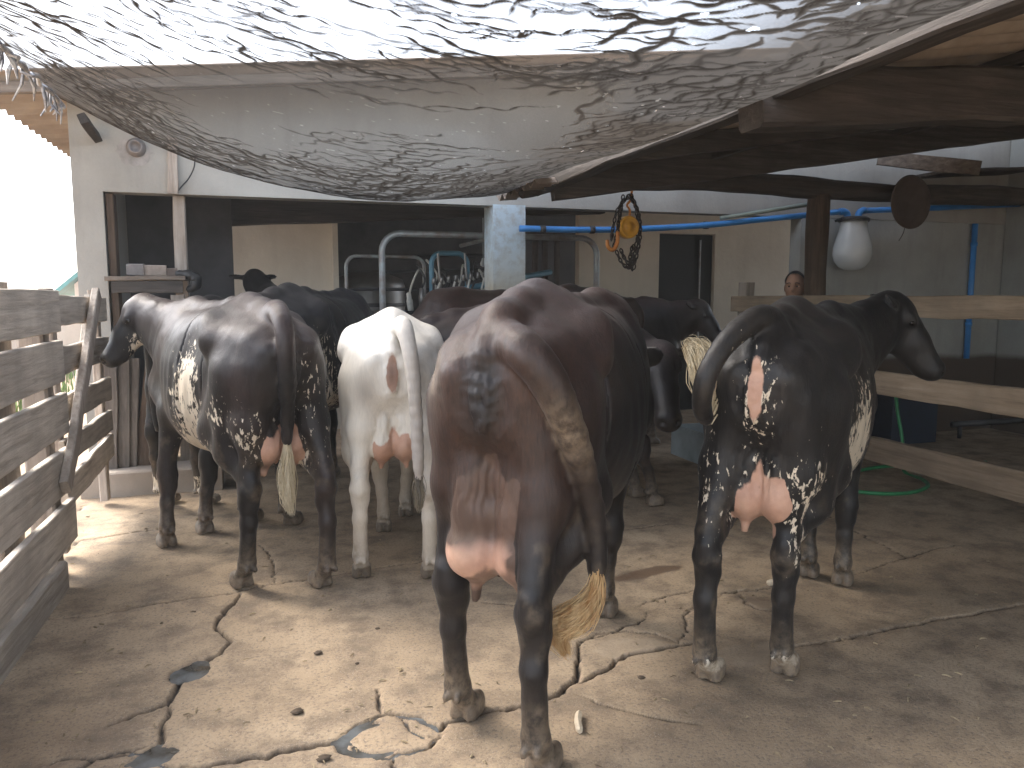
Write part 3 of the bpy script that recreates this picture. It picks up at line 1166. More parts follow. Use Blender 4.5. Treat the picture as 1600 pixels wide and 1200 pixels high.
# ------------------------------------------------------------------ shed contents and fittings
def build_shelf():
    zt = onY(230, 432, 6.02)[2]
    a, b = onY(168, 430, 6.0)[0], onY(292, 430, 6.0)[0]
    root = empty('wall_shelf', ((a + b) / 2, 6.02, zt), 'rough wooden shelf in the left opening of the shed', 'shelf')
    mb = MB()
    mb.board((a, 6.03, zt - .015), (b, 6.03, zt - .015), (0, 1, 0), .30, .03, 150, 8)
    mb.build('shelf_board', M['grey_wood_x'], root)
    mb = MB()
    mb.board((a + .04, 5.90, zt - .075), (b - .02, 5.90, zt - .075), (0, 0, 1), .085, .03, 151, 8)
    mb.build('apron', M['dark_wood_x'], root)
    mb = MB()
    mb.board((b - .06, 5.93, zt - .13), (b - .06, 5.93, zt - .30), (1, 0, 0), .09, .05, 152, 4)
    mb.build('bracket', M['grey_wood_z'], root)
    labs = ['grey brick at the left end of the shelf row', 'pale brick lying in the middle of the shelf row', 'brown brick at the right end of the shelf row']
    for i, px in enumerate((213, 236, 256)):
        c = onY(px, 428, 5.99)[0]
        mb = MB()
        w = [.055, .10, .085][i]
        h = [.085, .075, .055][i]
        mb.board((c - w, 5.99 + .01 * i, zt + .003 + h / 2), (c + w, 5.99 + .02 * i, zt + .003 + h / 2), (0, 0, 1), h, .10, 160 + i, 4, .004, .006)
        o = mb.build('brick', m_plain('brick %d' % i, [(.20, .185, .18), (.34, .28, .235), (.20, .155, .13)][i], .9, 0, .35, 14, .3))
        tag(o, labs[i], 'brick', 'bricks on the wall shelf')
    # black rag hung over the shelf end
    mb = MB()
    c = onY(299, 436, 5.93)
    pts = [c + np.array([-.10, 0, .035]), c + np.array([-.02, -.01, .03]), c + np.array([.03, -.01, .0]), c + np.array([.02, -.01, -.05]), c + np.array([-.03, 0, -.085])]
    mb.tube(spline(pts, 14), [.02 + .022 * math.sin(math.pi * k / 14) + .004 * math.sin(k * 2.1) for k in range(15)], 10)
    o = mb.build('rag', M['black'], None, True)
    tag(o, 'black rag bunched over the right end of the wall shelf', 'rag')
    # planks stacked upright in the opening, below the shelf
    labs = ['upright grey plank nearest the gate under the shelf', 'upright grey plank second from the gate under the shelf', 'narrow brown upright plank under the shelf', 'wide dark plank leaning right under the shelf', 'dark plank leaning furthest right under the shelf']
    for i, (px, lean, w) in enumerate([(172, .0, .11), (190, .01, .10), (205, .02, .08), (222, .10, .13), (240, .2, .10)]):
        c = onY(px, 600, 6.0)
        mb = MB()
        zt2 = [1.02, .98, .94, .96, .90][i]
        y = 5.96 + .02 * i
        mb.board((c[0] - .02, y - .04, .172), (c[0] + lean, y + .05, zt2), (1, 0, 0), w, .03, 170 + i, 8)
        o = mb.build('plank', M['shade_plank_z'] if i < 3 else M['dark_wood_z'])
        tag(o, labs[i], 'plank', 'planks stored under the shelf')


build_shelf()


def build_fittings():
    # lamp socket on the wall with a stain behind
    c = onY(213, 231, FY)
    root = empty('wall_lamp', tuple(c), 'round grey lamp holder on the white wall above the left opening', 'lamp holder')
    mb = MB()
    mb.lathe([(.062, .002), (.066, .012), (.052, .030), (.045, .06), (.040, .062), (.030, .045), (.026, .03)], c, (0, -1, 0), 22)
    mb.build('socket', m_plain('grey bakelite', (.20, .18, .17), .6, 0, .3, 12), root, True)
    mb = MB()
    n = 30
    r = np.random.RandomState(3)
    v = [(c[0] - .02 + (.11 + .02 * r.randn() * .5) * math.cos(2 * math.pi * k / n), FY - .003, c[2] - .03 + (.10 + .02 * r.randn() * .5) * math.sin(2 * math.pi * k / n)) for k in range(n)]
    mb.add(v, [tuple(range(n))])
    mb.build('soot_plate', m_plain('old mortar round the socket', (.33, .31, .29), .9, 0, .4, 10), root)
    # dangling wire
    mb = MB()
    pts = [onY(305, 243, FY - .03), onY(303, 262, FY - .035), onY(294, 280, FY - .03), onY(283, 292, FY - .025), onY(275, 303, FY - .03)]
    mb.tube(spline(pts, 20), .0045, 6)
    o = mb.build('wire', M['black'], None, True)
    tag(o, 'thin black wire dangling down the white wall beside the batten', 'wire')
    # hoist
    hc = onY(981, 355, 5.52)
    top = onY(988, 296, 5.55) + np.array([0, 0, .03])
    root = empty('chain_hoist', tuple(hc), 'yellow chain hoist with bunched dark chain hanging from the cross beam', 'hoist')
    mb = MB()
    R = .088
    mb.lathe([(.02, -.045), (.07, -.042), (R, -.03), (R, .02), (R * .93, .034), (R * .80, .036), (R * .78, .030), (.028, .031), (.026, .042), (.004, .045)], hc, (0.1, -1, 0), 36)
    mb.build('body', M['yellow'], root, True)
    mb = MB()
    mb.tube(spline([hc + np.array([.01, 0, .08]), hc + np.array([.015, 0, .13]), hc + np.array([-.01, 0, .17]), hc + np.array([.02, .0, .21]), top], 14), .010, 8)
    mb.build('top_hook', M['orange_hook'], root, True)
    mb = MB()
    h0 = onY(961, 372, 5.48)
    h0 = h0 + np.array([0, 0, 0])
    hp = [h0 + np.array([.02, 0, .05]), h0 + np.array([.022, 0, -.02]), h0 + np.array([.0, 0, -.075]), h0 + np.array([-.032, 0, -.088]), h0 + np.array([-.06, 0, -.062]), h0 + np.array([-.066, 0, -.015])]
    mb.tube(spline(hp, 24), [.013 + .004 * math.sin(math.pi * k / 24) for k in range(25)], 9)
    mb.build('load_hook', M['orange_hook'], root, True)

    def links(mb, pts, size=.027, rr=.0058):
        n = int(sum(np.linalg.norm(b - a) for a, b in zip(pts[:-1], pts[1:])) / (size * 1.15))
        sp = spline(pts, max(n, 4))
        for i, (a, b) in enumerate(zip(sp[:-1], sp[1:])):
            t = (b - a) / (np.linalg.norm(b - a) + 1e-9)
            ref = np.array([0, 1.0, 0]) if i % 2 else np.array([1.0, 0, .2])
            u = ref - t * ref.dot(t)
            u /= np.linalg.norm(u) + 1e-9
            c = (a + b) / 2
            L = size * .78
            w = size * .42
            loop = []
            for k in range(10):
                an = 2 * math.pi * k / 10
                loop.append(c + t * (L * math.cos(an)) + u * (w * math.sin(an)))
            loop.append(loop[0])
            mb.tube(loop, rr, 5, False)

    Z = lambda px, py, dy=0: onY(px, py, 5.5 + dy)
    strands = [
        [Z(985, 308), Z(972, 318, .02), Z(968, 350), Z(962, 372), Z(958, 392)],
        [Z(984, 304, .03), Z(966, 325, .03), Z(958, 355, .03), Z(955, 375, .02)],
        [Z(982, 306), Z(993, 322), Z(996, 352, .03), Z(993, 390), Z(985, 418)],
        [Z(986, 304, -.02), Z(998, 335, .02), Z(1000, 372, .02), Z(990, 421, .02)],
        [Z(963, 392), Z(970, 408), Z(980, 418), Z(988, 412), Z(990, 380)],
        [Z(970, 390, .02), Z(976, 404, .02), Z(986, 414, .02), Z(996, 396, .03), Z(998, 370, .03)],
        [Z(974, 305, .02), Z(968, 335, -.01), Z(964, 365, .01)],
        [Z(988, 385, .02), Z(984, 405, .01), Z(988, 422, .0)],
    ]
    mb = MB()
    for s in strands:
        links(mb, s)
    mb.build('chain', M['chain'], root, True)
    # blue water pipe
    root = empty('water_pipe', (3.0, 5.98, 2.0), 'bright blue plastic water pipe running across the shed front', 'pipe')
    mb = MB()
    rp = .026
    pts = [onY(px, py, Y) for px, py, Y in ((812, 357, 6.04), (900, 359, 6.03), (990, 358, 6.02), (1100, 352, 6.0), (1190, 343, 5.98), (1262, 336, 5.96), (1312, 331, 5.95))]
    mb.tube(spline(pts, 40), rp, 12)
    mb.build('run', M['pvc_blue'], root, True)
    mb = MB()
    e = onY(1312, 331, 5.95)
    pts = [e, e + np.array([.05, 0, .002]), e + np.array([.085, 0, -.02]), e + np.array([.09, 0, -.075])]
    mb.tube(spline(pts, 12), rp * 1.22, 12)
    mb.build('elbow', M['pvc_blue'], root, True)
    mb = MB()
    g = onY(1352, 329, 5.95)
    pts = [g + np.array([-.075, 0, -.085]), g + np.array([-.07, 0, -.03]), g + np.array([-.03, 0, -.002]), g]
    mb.tube(spline(pts, 12), rp * 1.22, 12)
    mb.build('elbow', M['pvc_blue'], root, True)
    mb = MB()
    k = onY(1440, 326, 5.95)
    l = onY(1620, 318, 5.95)
    mb.tube([g, k, l], rp, 12)
    mb.build('run', M['pvc_blue'], root, True)
    for px, py in ((848, 358), (925, 359), (1103, 352)):
        c = onY(px, py, 6.02)
        mb = MB()
        mb.tube([c + np.array([-.02, 0, 0]), c + np.array([.02, 0, 0])], rp * 1.25, 12)
        mb.build('clip', M['steel_dark'], root, True)
    # vertical blue pipe
    mb = MB()
    a = onY(1527, 325, 6.05)
    mb.tube([(a[0], 6.06, 2.1), (a[0], 6.06, .75)], .028, 12)
    for z in (1.9, 1.1):
        mb.tube([(a[0], 6.06, z - .02), (a[0], 6.06, z + .02)], .034, 12)
    o = mb.build('drop_pipe', M['pvc_blue'], None, True)
    tag(o, 'blue vertical pipe fixed to the shaded white wall behind the rail fence', 'pipe')
    # grey pvc pipes
    for i, (p0, p1) in enumerate([((1125, 341, 6.0), (1275, 318, 5.75)), ((1165, 334, 6.02), (1290, 314, 5.85))]):
        mb = MB()
        mb.tube([onY(*p0), onY(*p1)], .017 - .003 * i, 10)
        o = mb.build('grey_pipe', M['pvc_grey'], None, True)
        tag(o, ['thicker grey green pipe resting on the blue water pipe', 'thin upper grey green pipe beside the log post'][i], 'pipe')
    # receiver jar
    c = onY(1334, 345, 5.93)
    root = empty('receiver_jar', tuple(c), 'milky pear-shaped receiver jar hanging under the blue pipe elbows', 'jar')
    mb = MB()
    prof = [(.115, 0), (.118, -.03), (.128, -.09), (.150, -.17), (.168, -.25), (.170, -.31), (.155, -.37), (.118, -.42), (.07, -.448), (.02, -.455)]
    mb.lathe(prof[::-1], c, (0, 0, 1), 40)
    mb.build('bowl', M['jar'], root, True)
    mb = MB()
    mb.lathe([(.135, -.015), (.138, .0), (.138, .012), (.11, .028), (.03, .032)], c + np.array([0, 0, .006]), (0, 0, 1), 32)
    mb.build('lid', M['steel_dark'], root)
    mb = MB()
    mb.tube([c + np.array([-.13, 0, .01]), c + np.array([-.19, -.01, .0]), c + np.array([-.21, -.01, -.01])], .012, 8)
    mb.build('clamp', M['steel_dark'], root)
    # brown disc hanging from the beam
    c = onY(1421, 316, 5.42)
    root = empty('hanging_disc', tuple(c), 'round rusty brown tin lid hanging from the cross beam', 'lid')
    mb = MB()
    mb.lathe([(.005, -.026), (.12, -.022), (.19, -.010), (.222, .008), (.23, .016), (.222, .020), (.18, .004), (.005, -.008)], c, (.06, -1, 0), 40)
    mb.build('dish', M['brown_disc'], root, True)
    mb = MB()
    mb.tube(spline([c + np.array([-.04, -.01, -.20]), c + np.array([-.06, -.01, -.27]), c + np.array([-.10, -.01, -.33])], 8), .004, 6)
    mb.build('string', M['black'], root)
    # green hose
    mb = MB()
    pts = [onY(1398, 590, 4.9), onY(1402, 640, 4.9), onY(1410, 688, 4.85)]
    q = [ground(1412, 735, .02), ground(1440, 748, .015), ground(1449, 760, .015), ground(1420, 770, .015), ground(1370, 771, .015), ground(1320, 765, .015), ground(1290, 758, .015), ground(1330, 738, .015), ground(1400, 728, .015), ground(1480, 735, .015), ground(1540, 722, .015)]
    mb.tube(spline(pts + q, 90), .014, 10)
    o = mb.build('garden_hose', M['green_hose'], None, True)
    tag(o, 'green garden hose draped from the rail and coiled on the floor', 'hose')
    # dark blue crate behind the rails
    c = onY(1425, 645, 5.7)
    root = empty('crate', (c[0], 5.75, 0), 'dark blue plastic crate on the floor behind the rail fence', 'crate')
    x0, x1 = onY(1392, 645, 5.6)[0], onY(1462, 645, 5.6)[0]
    zt = .52
    mb = MB()
    for (a, b, cc, d) in ((x0, x1, 5.58, 5.61), (x0, x1, 5.95, 5.98), (x0, x0 + .03, 5.612, 5.948), (x1 - .03, x1, 5.612, 5.948)):
        mb.box(a, b, cc, d, .02, zt)
    mb.box(x0 + .032, x1 - .032, 5.612, 5.948, .02, .05)
    mb.build('body', M['blue_crate'], root)
    mb = MB()
    for (a, b, cc, d) in ((x0 - .012, x1 + .012, 5.565, 5.585), (x0 - .012, x1 + .012, 5.975, 5.995)):
        mb = MB()
        mb.box(a, b, cc, d, zt - .05, zt + .006)
        mb.build('rim', M['blue_crate'], root)
    # pale trough in the passage
    c = ground(1100, 652)
    root = empty('feed_trough', (c[0], c[1], 0), 'pale blue grey trough on the floor beyond the cow with the raised tail', 'trough')
    mb = MB()
    a, b = ground(1075, 668), ground(1180, 660)
    x0, x1, y0, y1 = 3.35, 3.78, 5.15, 5.95
    t_ = .03
    for (p, q2, r_, s_) in ((x0, x1, y0, y0 + t_), (x0, x1, y1 - t_, y1), (x0, x0 + t_, y0 + t_ + .001, y1 - t_ - .001), (x1 - t_, x1, y0 + t_ + .001, y1 - t_ - .001)):
        mb.box(p, q2, r_, s_, -.01, .26)
    mb.box(x0 + t_ + .001, x1 - t_ - .001, y0 + t_ + .001, y1 - t_ - .001, .0, .05)
    mb.build('basin', m_plain('pale painted trough', (.40, .47, .50), .5, 0, .3, 6), root)
    # low dark pipe along the wall foot
    mb = MB()
    a, b = onY(1485, 702, 5.75), onY(1640, 702, 5.75)
    mb.tube([(a[0], 5.75, .14), (b[0] + .6, 5.75, .14)], .03, 10)
    for x in (a[0] + .1, b[0] + .3):
        mb.tube([(x, 5.75, -.01), (x, 5.75, .12)], .02, 8)
    o = mb.build('floor_pipe', M['steel_dark'], None, True)
    tag(o, 'dark low pipe rail along the foot of the shaded wall at right', 'pipe')


build_fittings()


def u_frame(name, xa, xb, Y, ztop, r, mat, label, group=None, R=.14):
    pts = [(xa, Y, -.01), (xa, Y, ztop * .5), (xa, Y, ztop - R)]
    for k in range(1, 7):
        a = math.pi / 2 * k / 6
        pts.append((xa + R - R * math.cos(a), Y, ztop - R + R * math.sin(a)))
    for k in range(0, 7):
        a = math.pi / 2 * k / 6
        pts.append((xb - R + R * math.sin(a), Y, ztop - R + R * math.cos(a)))
    pts += [(xb, Y, ztop * .5), (xb, Y, -.01)]
    mb = MB()
    mb.tube(pts, r, 12)
    o = mb.build(name, mat, None, True)
    return tag(o, label, 'pipe frame', group)


def build_parlour():
    Y = 6.75
    a, b = onY(597, 420, Y)[0], onY(932, 420, Y)[0]
    zt = onY(620, 365, Y)[2]
    u_frame('pipe_frame', a, b, Y, zt, .028, M['galv'], 'large blue grey bent pipe frame behind the centre pillar', None, .16)
    Y2 = 7.5
    a2 = onY(541, 430, Y2)[0]
    u_frame('pipe_frame', a2, a2 + .75, Y2, onY(545, 400, Y2)[2], .017, M['galv'], 'thin grey pipe hoop left of the large pipe frame', None, .1)
    a3 = onY(676, 430, 7.2)[0]
    u_frame('pipe_frame', a3, a3 + .35, 7.25, onY(676, 395, 7.2)[2], .025, M['pvc_teal'], 'narrow teal pipe hoop inside the large pipe frame', None, .1)
    # slanted rail joining frames
    mb = MB()
    mb.tube([onY(720, 384, 7.6), onY(768, 372, 6.9), onY(800, 366, 6.78)], .02, 10)
    o = mb.build('slanted_rail', M['galv'], None, True)
    tag(o, 'short slanted grey rail under the top of the large pipe frame', 'rail')
    # milk line with claws and hoses
    root = empty('milking_line', tuple(onY(730, 448, 7.0)), 'teal milking line with hanging hoses and claw tubes left of the pillar', 'milking machine')
    mb = MB()
    mb.tube([onY(680, 462, 7.05), onY(765, 443, 7.0), onY(860, 425, 7.4)], .028, 12)
    mb.build('milk_pipe', M['pvc_teal'], root, True)
    r = np.random.RandomState(6)
    for i in range(9):
        px = 672 + i * 11.5
        top = onY(px + 6, 440 - i * 1.5, 6.95)
        bot = onY(px - 4 + r.uniform(-5, 5), 490 + r.uniform(-8, 10), 6.9)
        mid = (top + bot) / 2 + np.array([r.uniform(-.05, .02), r.uniform(-.02, .02), .02])
        mb = MB()
        mb.tube(spline([top + np.array([.03, 0, -.03]), top, mid, bot], 14), .0105, 8)
        h = mb.build('hose', M['hose_clear'] if i % 2 else M['black'], root, True)
        mb = MB()
        mb.lathe([(.012, -.03), (.02, -.02), (.021, .02), (.014, .035)], top, (.1, 0, 1), 12)
        mb.build('nipple', M['steel'], h, True)
    mb = MB()
    mb.tube(spline([onY(668, 486, 6.85), onY(690, 479, 6.85), onY(703, 474, 6.85), onY(709, 462, 6.9)], 10), .016, 8)
    mb.build('manifold', M['hose_clear'], root, True)
    for i, px in enumerate((684, 726)):
        mb = MB()
        p, q = onY(px, 396, 7.1), onY(px + 6, 470, 7.1)
        mb.tube([p, q], .012, 8)
        mb.build('stay', M['steel'], root)
    for i, (pa, pb, yy) in enumerate([((545, 402), (768, 398), 7.9), ((600, 425), (768, 420), 7.7), ((545, 452), (690, 452), 7.6)]):
        mb = MB()
        mb.tube([onY(*pa, yy), onY(*pb, yy)], .016, 8)
        mb.build('rail', M['steel_dark'], root)
    for i in range(7):
        px = 640 + i * 19
        c = onY(px, 470 - (i % 3) * 7, 7.25)
        mb = MB()
        mb.lathe([(.012, -.10), (.028, -.09), (.031, .0), (.024, .02), (.022, .07), (.012, .08)], c, (.12 * (i % 3 - 1), 0, 1), 14)
        cup = mb.build('teat_cup', M['steel'] if i % 2 else M['hose_clear'], root, True)
        mb = MB()
        e = c + np.array([r.uniform(-.12, .12), .05, .30])
        mb.tube(spline([c + np.array([0, 0, .07]), c + np.array([.03, 0, .17]), e, e + np.array([.05, .05, -.04])], 12), .010, 7)
        mb.build('tube', M['black'] if i % 2 else M['hose_clear'], cup, True)
    # milk tank
    c = onY(575, 440, 9.2)
    root = empty('milk_tank', (c[0], 9.2, 0), 'dull steel milk tank deep in the dark parlour, left of the pipe frame', 'tank')
    mb = MB()
    mb.lathe([(.40, .25), (.43, .30), (.43, 1.50), (.40, 1.58), (.2, 1.66), (.08, 1.67)], (c[0], 9.2, 0), (0, 0, 1), 40)
    mb.build('shell', M['steel'], root, True)
    mb = MB()
    for z in (.6, 1.28):
        mb = MB()
        mb.lathe([(.434, z - .02), (.44, z - .01), (.44, z + .01), (.434, z + .02)], (c[0], 9.2, 0), (0, 0, 1), 40)
        mb.build('band', M['steel_dark'], root, True)
    for k in range(3):
        a = k * 2.1
        mb = MB()
        mb.tube([(c[0] + .33 * math.cos(a), 9.2 + .33 * math.sin(a), -.01), (c[0] + .33 * math.cos(a), 9.2 + .33 * math.sin(a), .28)], .03, 8)
        mb.build('leg', M['steel_dark'], root)
    # stall bars right of the pillar
    labs = ['leftmost dim upright bar right of the centre pillar', 'middle dim upright bar right of the centre pillar', 'dim upright bar nearest the end of the pipe frame']
    for i, px in enumerate((836, 851, 870)):
        p = onY(px, 440, 7.9)
        mb = MB()
        mb.tube([(p[0], 7.9, -.01), (p[0], 7.9, 2.1)], .035, 10)
        o = mb.build('stall_post', m_plain('dull brown post', (.10, .08, .07), .7, 0, .3), None, True)
        tag(o, labs[i], 'post', 'stall bars right of the pillar')
    # hanging bulb
    mb = MB()
    c = onY(755, 410, 7.8)
    mb.tube([(c[0], 7.8, 2.9), tuple(c + np.array([0, 0, .03]))], .004, 6)
    mb.lathe([(.008, -.045), (.028, -.035), (.034, -.01), (.02, .02), (.014, .045)], c, (0, 0, 1), 16)
    o = mb.build('hanging_bulb', M['jar'], None, True)
    tag(o, 'small unlit bulb hanging in the dark beside the pillar', 'light bulb')
    # blue tub on the parlour floor behind the white cow
    c = onY(620, 485, 7.1)
    root = empty('plastic_barrel', (c[0], 7.15, 0), 'blue plastic barrel in the parlour behind the white cow', 'barrel')
    mb = MB()
    mb.lathe([(.25, 0), (.28, .05), (.30, .5), (.285, 1.0), (.25, 1.20), (.24, 1.24), (.02, 1.25)], (c[0], 7.15, 0), (0, 0, 1), 32)
    mb.build('body', m_plain('blue barrel plastic', (.10, .17, .36), .45), root, True)
    mb = MB()
    mb.lathe([(.252, 1.195), (.262, 1.205), (.262, 1.235), (.25, 1.245)], (c[0], 7.15, 0), (0, 0, 1), 32)
    mb.build('rim', M['black'], root, True)


build_parlour()


# ------------------------------------------------------------------ signed distance modelling for animals and people
class Field:
    def __init__(self, lo, hi, h):
        self.lo, self.h = np.array(lo, float), h
        self.n = np.ceil((np.array(hi) - self.lo) / h).astype(int) + 1
        self.V = np.full(self.n, .35, np.float32)
        self.ax = [self.lo[i] + h * np.arange(self.n[i]) for i in range(3)]

    def _sub(self, lo, hi):
        i0 = np.clip(np.floor((np.array(lo) - self.lo) / self.h).astype(int), 0, self.n)
        i1 = np.clip(np.ceil((np.array(hi) - self.lo) / self.h).astype(int) + 1, 0, self.n)
        if (i1 <= i0).any():
            return None
        sl = tuple(slice(a, b) for a, b in zip(i0, i1))
        X = self.ax[0][sl[0]][:, None, None]
        Y = self.ax[1][sl[1]][None, :, None]
        Z = self.ax[2][sl[2]][None, None, :]
        return sl, X, Y, Z

    def put(self, sl, d, k, op='u'):
        a = self.V[sl]
        d = d.astype(np.float32)
        if op == 'u':
            h = np.clip(.5 + .5 * (d - a) / k, 0, 1)
            self.V[sl] = d + (a - d) * h - k * h * (1 - h)
        else:                                                # carve
            h = np.clip(.5 - .5 * (a + d) / k, 0, 1)
            self.V[sl] = a + (-d - a) * h + k * h * (1 - h)

    def rc(self, p, q, r0, r1, k=.03, op='u'):
        p, q = np.array(p, float), np.array(q, float)
        m = max(r0, r1) + k + .05
        s = self._sub(np.minimum(p, q) - m, np.maximum(p, q) + m)
        if s is None:
            return
        sl, X, Y, Z = s
        ab = q - p
        t = np.clip(((X - p[0]) * ab[0] + (Y - p[1]) * ab[1] + (Z - p[2]) * ab[2]) / (ab.dot(ab) + 1e-9), 0, 1)
        d = np.sqrt((X - p[0] - t * ab[0]) ** 2 + (Y - p[1] - t * ab[1]) ** 2 + (Z - p[2] - t * ab[2]) ** 2) - (r0 + (r1 - r0) * t)
        self.put(sl, d, k, op)

    def chain(self, pts, rad, k=.03):
        for i in range(len(pts) - 1):
            self.rc(pts[i], pts[i + 1], rad[i], rad[i + 1], k)

    def el(self, c, r, k=.03, R=None, op='u'):
        c, r = np.array(c, float), np.array(r, float)
        m = (r.max() if R is not None else r) + k + .05
        s = self._sub(c - m, c + m)
        if s is None:
            return
        sl, X, Y, Z = s
        x, y, z = X - c[0], Y - c[1], Z - c[2]
        if R is not None:                                    # rows of R are the ellipsoid's axes
            x, y, z = (R[i][0] * x + R[i][1] * y + R[i][2] * z for i in range(3))
        k0 = np.sqrt((x / r[0]) ** 2 + (y / r[1]) ** 2 + (z / r[2]) ** 2)
        k1 = np.sqrt((x / r[0] ** 2) ** 2 + (y / r[1] ** 2) ** 2 + (z / r[2] ** 2) ** 2) + 1e-6
        self.put(sl, k0 * (k0 - 1) / k1, k, op)

    def sample(self, p):
        i = np.clip(np.round((np.array(p) - self.lo) / self.h).astype(int), 0, self.n - 1)
        return float(self.V[tuple(i)])

    def mesh(self):
        """naive surface nets"""
        V = self.V
        V[0], V[-1], V[:, 0], V[:, -1], V[:, :, 0], V[:, :, -1] = 1, 1, 1, 1, 1, 1
        ins = V < 0
        nx, ny, nz = V.shape
        c = np.zeros((nx - 1, ny - 1, nz - 1), np.int8)
        for a in (0, 1):
            for b in (0, 1):
                for d in (0, 1):
                    c += ins[a:nx - 1 + a, b:ny - 1 + b, d:nz - 1 + d]
        cells = np.argwhere((c > 0) & (c < 8))
        idx = np.full(c.shape, -1, np.int64)
        idx[tuple(cells.T)] = np.arange(len(cells))
        acc = np.zeros((len(cells), 3))
        cnt = np.zeros(len(cells))
        corners = [(a, b, d) for a in (0, 1) for b in (0, 1) for d in (0, 1)]
        for i in range(8):
            for j in range(i + 1, 8):
                A, B = np.array(corners[i]), np.array(corners[j])
                if np.abs(A - B).sum() != 1:
                    continue
                va = V[tuple((cells + A).T)].astype(float)
                vb = V[tuple((cells + B).T)].astype(float)
                m = (va < 0) != (vb < 0)
                t = va[m] / (va[m] - vb[m])
                acc[m] += A + (B - A) * t[:, None]
                cnt[m] += 1
        co = self.lo + (cells + acc / cnt[:, None]) * self.h
        faces = []
        for ax in range(3):
            u, w = (ax + 1) % 3, (ax + 2) % 3
            s0 = [slice(None)] * 3
            s1 = [slice(None)] * 3
            s0[ax], s1[ax] = slice(0, -1), slice(1, None)
            A, B = ins[tuple(s0)], ins[tuple(s1)]
            e = np.argwhere(A != B)
            e = e[(e[:, u] > 0) & (e[:, w] > 0)]
            fl = A[tuple(e.T)]
            q = []
            for du, dw in ((-1, -1), (0, -1), (0, 0), (-1, 0)):
                k = e.copy()
                k[:, u] += du
                k[:, w] += dw
                q.append(idx[tuple(k.T)])
            q = np.stack(q, -1)
            q[~fl] = q[~fl][:, ::-1]
            faces.append(q)
        f = np.concatenate(faces)
        f = f[(f >= 0).all(1)]
        return co, f


# ------------------------------------------------------------------ cow coat
def coat_material():
    t = NT('cow coat')
    v = t.coord()
    ca = t.n('Attribute', attribute_name='coat')
    ma = t.n('Attribute', attribute_name='mask')
    mb_ = t.n('Attribute', attribute_name='extra')
    sp = t.n('SeparateColor')
    t.l(ma.outputs['Color'], sp.inputs[0])
    se = t.n('SeparateColor')
    t.l(mb_.outputs['Color'], se.inputs[0])
    hair = t.noise(t.coord((120, 120, 20)), 1.0, 4, .65)
    mid = t.noise(v, 14, 6, .65)
    col = t.mix(t.ramp(mid, [(.35, .45), (.65, 0.0)]), ca.outputs['Color'], (.012, .009, .009))
    lum = t.n('RGBToBW')
    t.l(ca.outputs['Color'], lum.inputs[0])
    dark = t.math('LESS_THAN', lum.outputs[0], .2)
    col = t.mix(dark, ca.outputs['Color'], col)
    col = t.mix(t.math('MULTIPLY', t.ramp(hair, [(.3, .55), (.62, 0.0)]), t.math('ADD', t.math('MULTIPLY', dark, .8), .2)), col, (.006, .005, .005))
    # white flecks: broken up by stretched noise
    sn = t.noise(t.coord((52, 52, 22)), 1.0, 4, .62, .4)
    s2 = t.noise(v, 9, 3, .6)
    k = t.math('ADD', sp.outputs[0], t.math('MULTIPLY', t.math('SUBTRACT', sn, .5), 2.3))
    k = t.math('ADD', k, t.math('MULTIPLY', t.math('SUBTRACT', s2, .5), .5))
    k = t.math('MULTIPLY', k, t.math('GREATER_THAN', sp.outputs[0], .03))
    wf = t.ramp(k, [(.50, 0.0), (.60, 1.0)])
    col = t.mix(wf, col, (.66, .58, .46))
    # bare skin
    sk = t.ramp(t.math('ADD', sp.outputs[1], t.math('MULTIPLY', t.math('SUBTRACT', t.noise(v, 22, 4, .6), .5), .5)), [(.42, 0.0), (.58, 1.0)])
    skc = t.mix(t.ramp(t.noise(v, 11, 5, .6), [(.35, .8), (.65, 0.0)]), (.56, .345, .25), (.40, .225, .16))
    skc = t.mix(se.outputs[0], skc, (.075, .046, .034))
    col = t.mix(sk, col, skc)
    # horn of the hooves, then dust and dried mud
    col = t.mix(se.outputs[1], col, (.09, .07, .055))
    mud = t.math('MULTIPLY', sp.outputs[2], t.ramp(t.noise(v, 30, 6, .7), [(.35, .15), (.6, 1.0)]))
    col = t.mix(mud, col, (.27, .205, .14))
    t.base(col)
    t.set(Roughness=t.math('ADD', .40, t.math('MULTIPLY', hair, .18)))
    t.b.inputs['Specular IOR Level'].default_value = .42
    t.b.inputs['Sheen Weight'].default_value = .04
    t.b.inputs['Sheen Roughness'].default_value = .4
    bn = t.bump(t.math('ADD', t.math('MULTIPLY', hair, .5), t.math('MULTIPLY', mid, .6)), .5, .006)
    return t.m


M['coat'] = coat_material()
M['eye'] = m_plain('wet dark eye', (.01, .007, .006), .08, 0, .1, 10, 0)


def m_hair(name, c1, c2):
    t = NT(name)
    t.base(t.ramp(t.noise(t.coord((40, 40, 6)), 1.0, 4), [(.35, c1), (.65, c2)]))
    t.set(Roughness=.55)
    return t.m


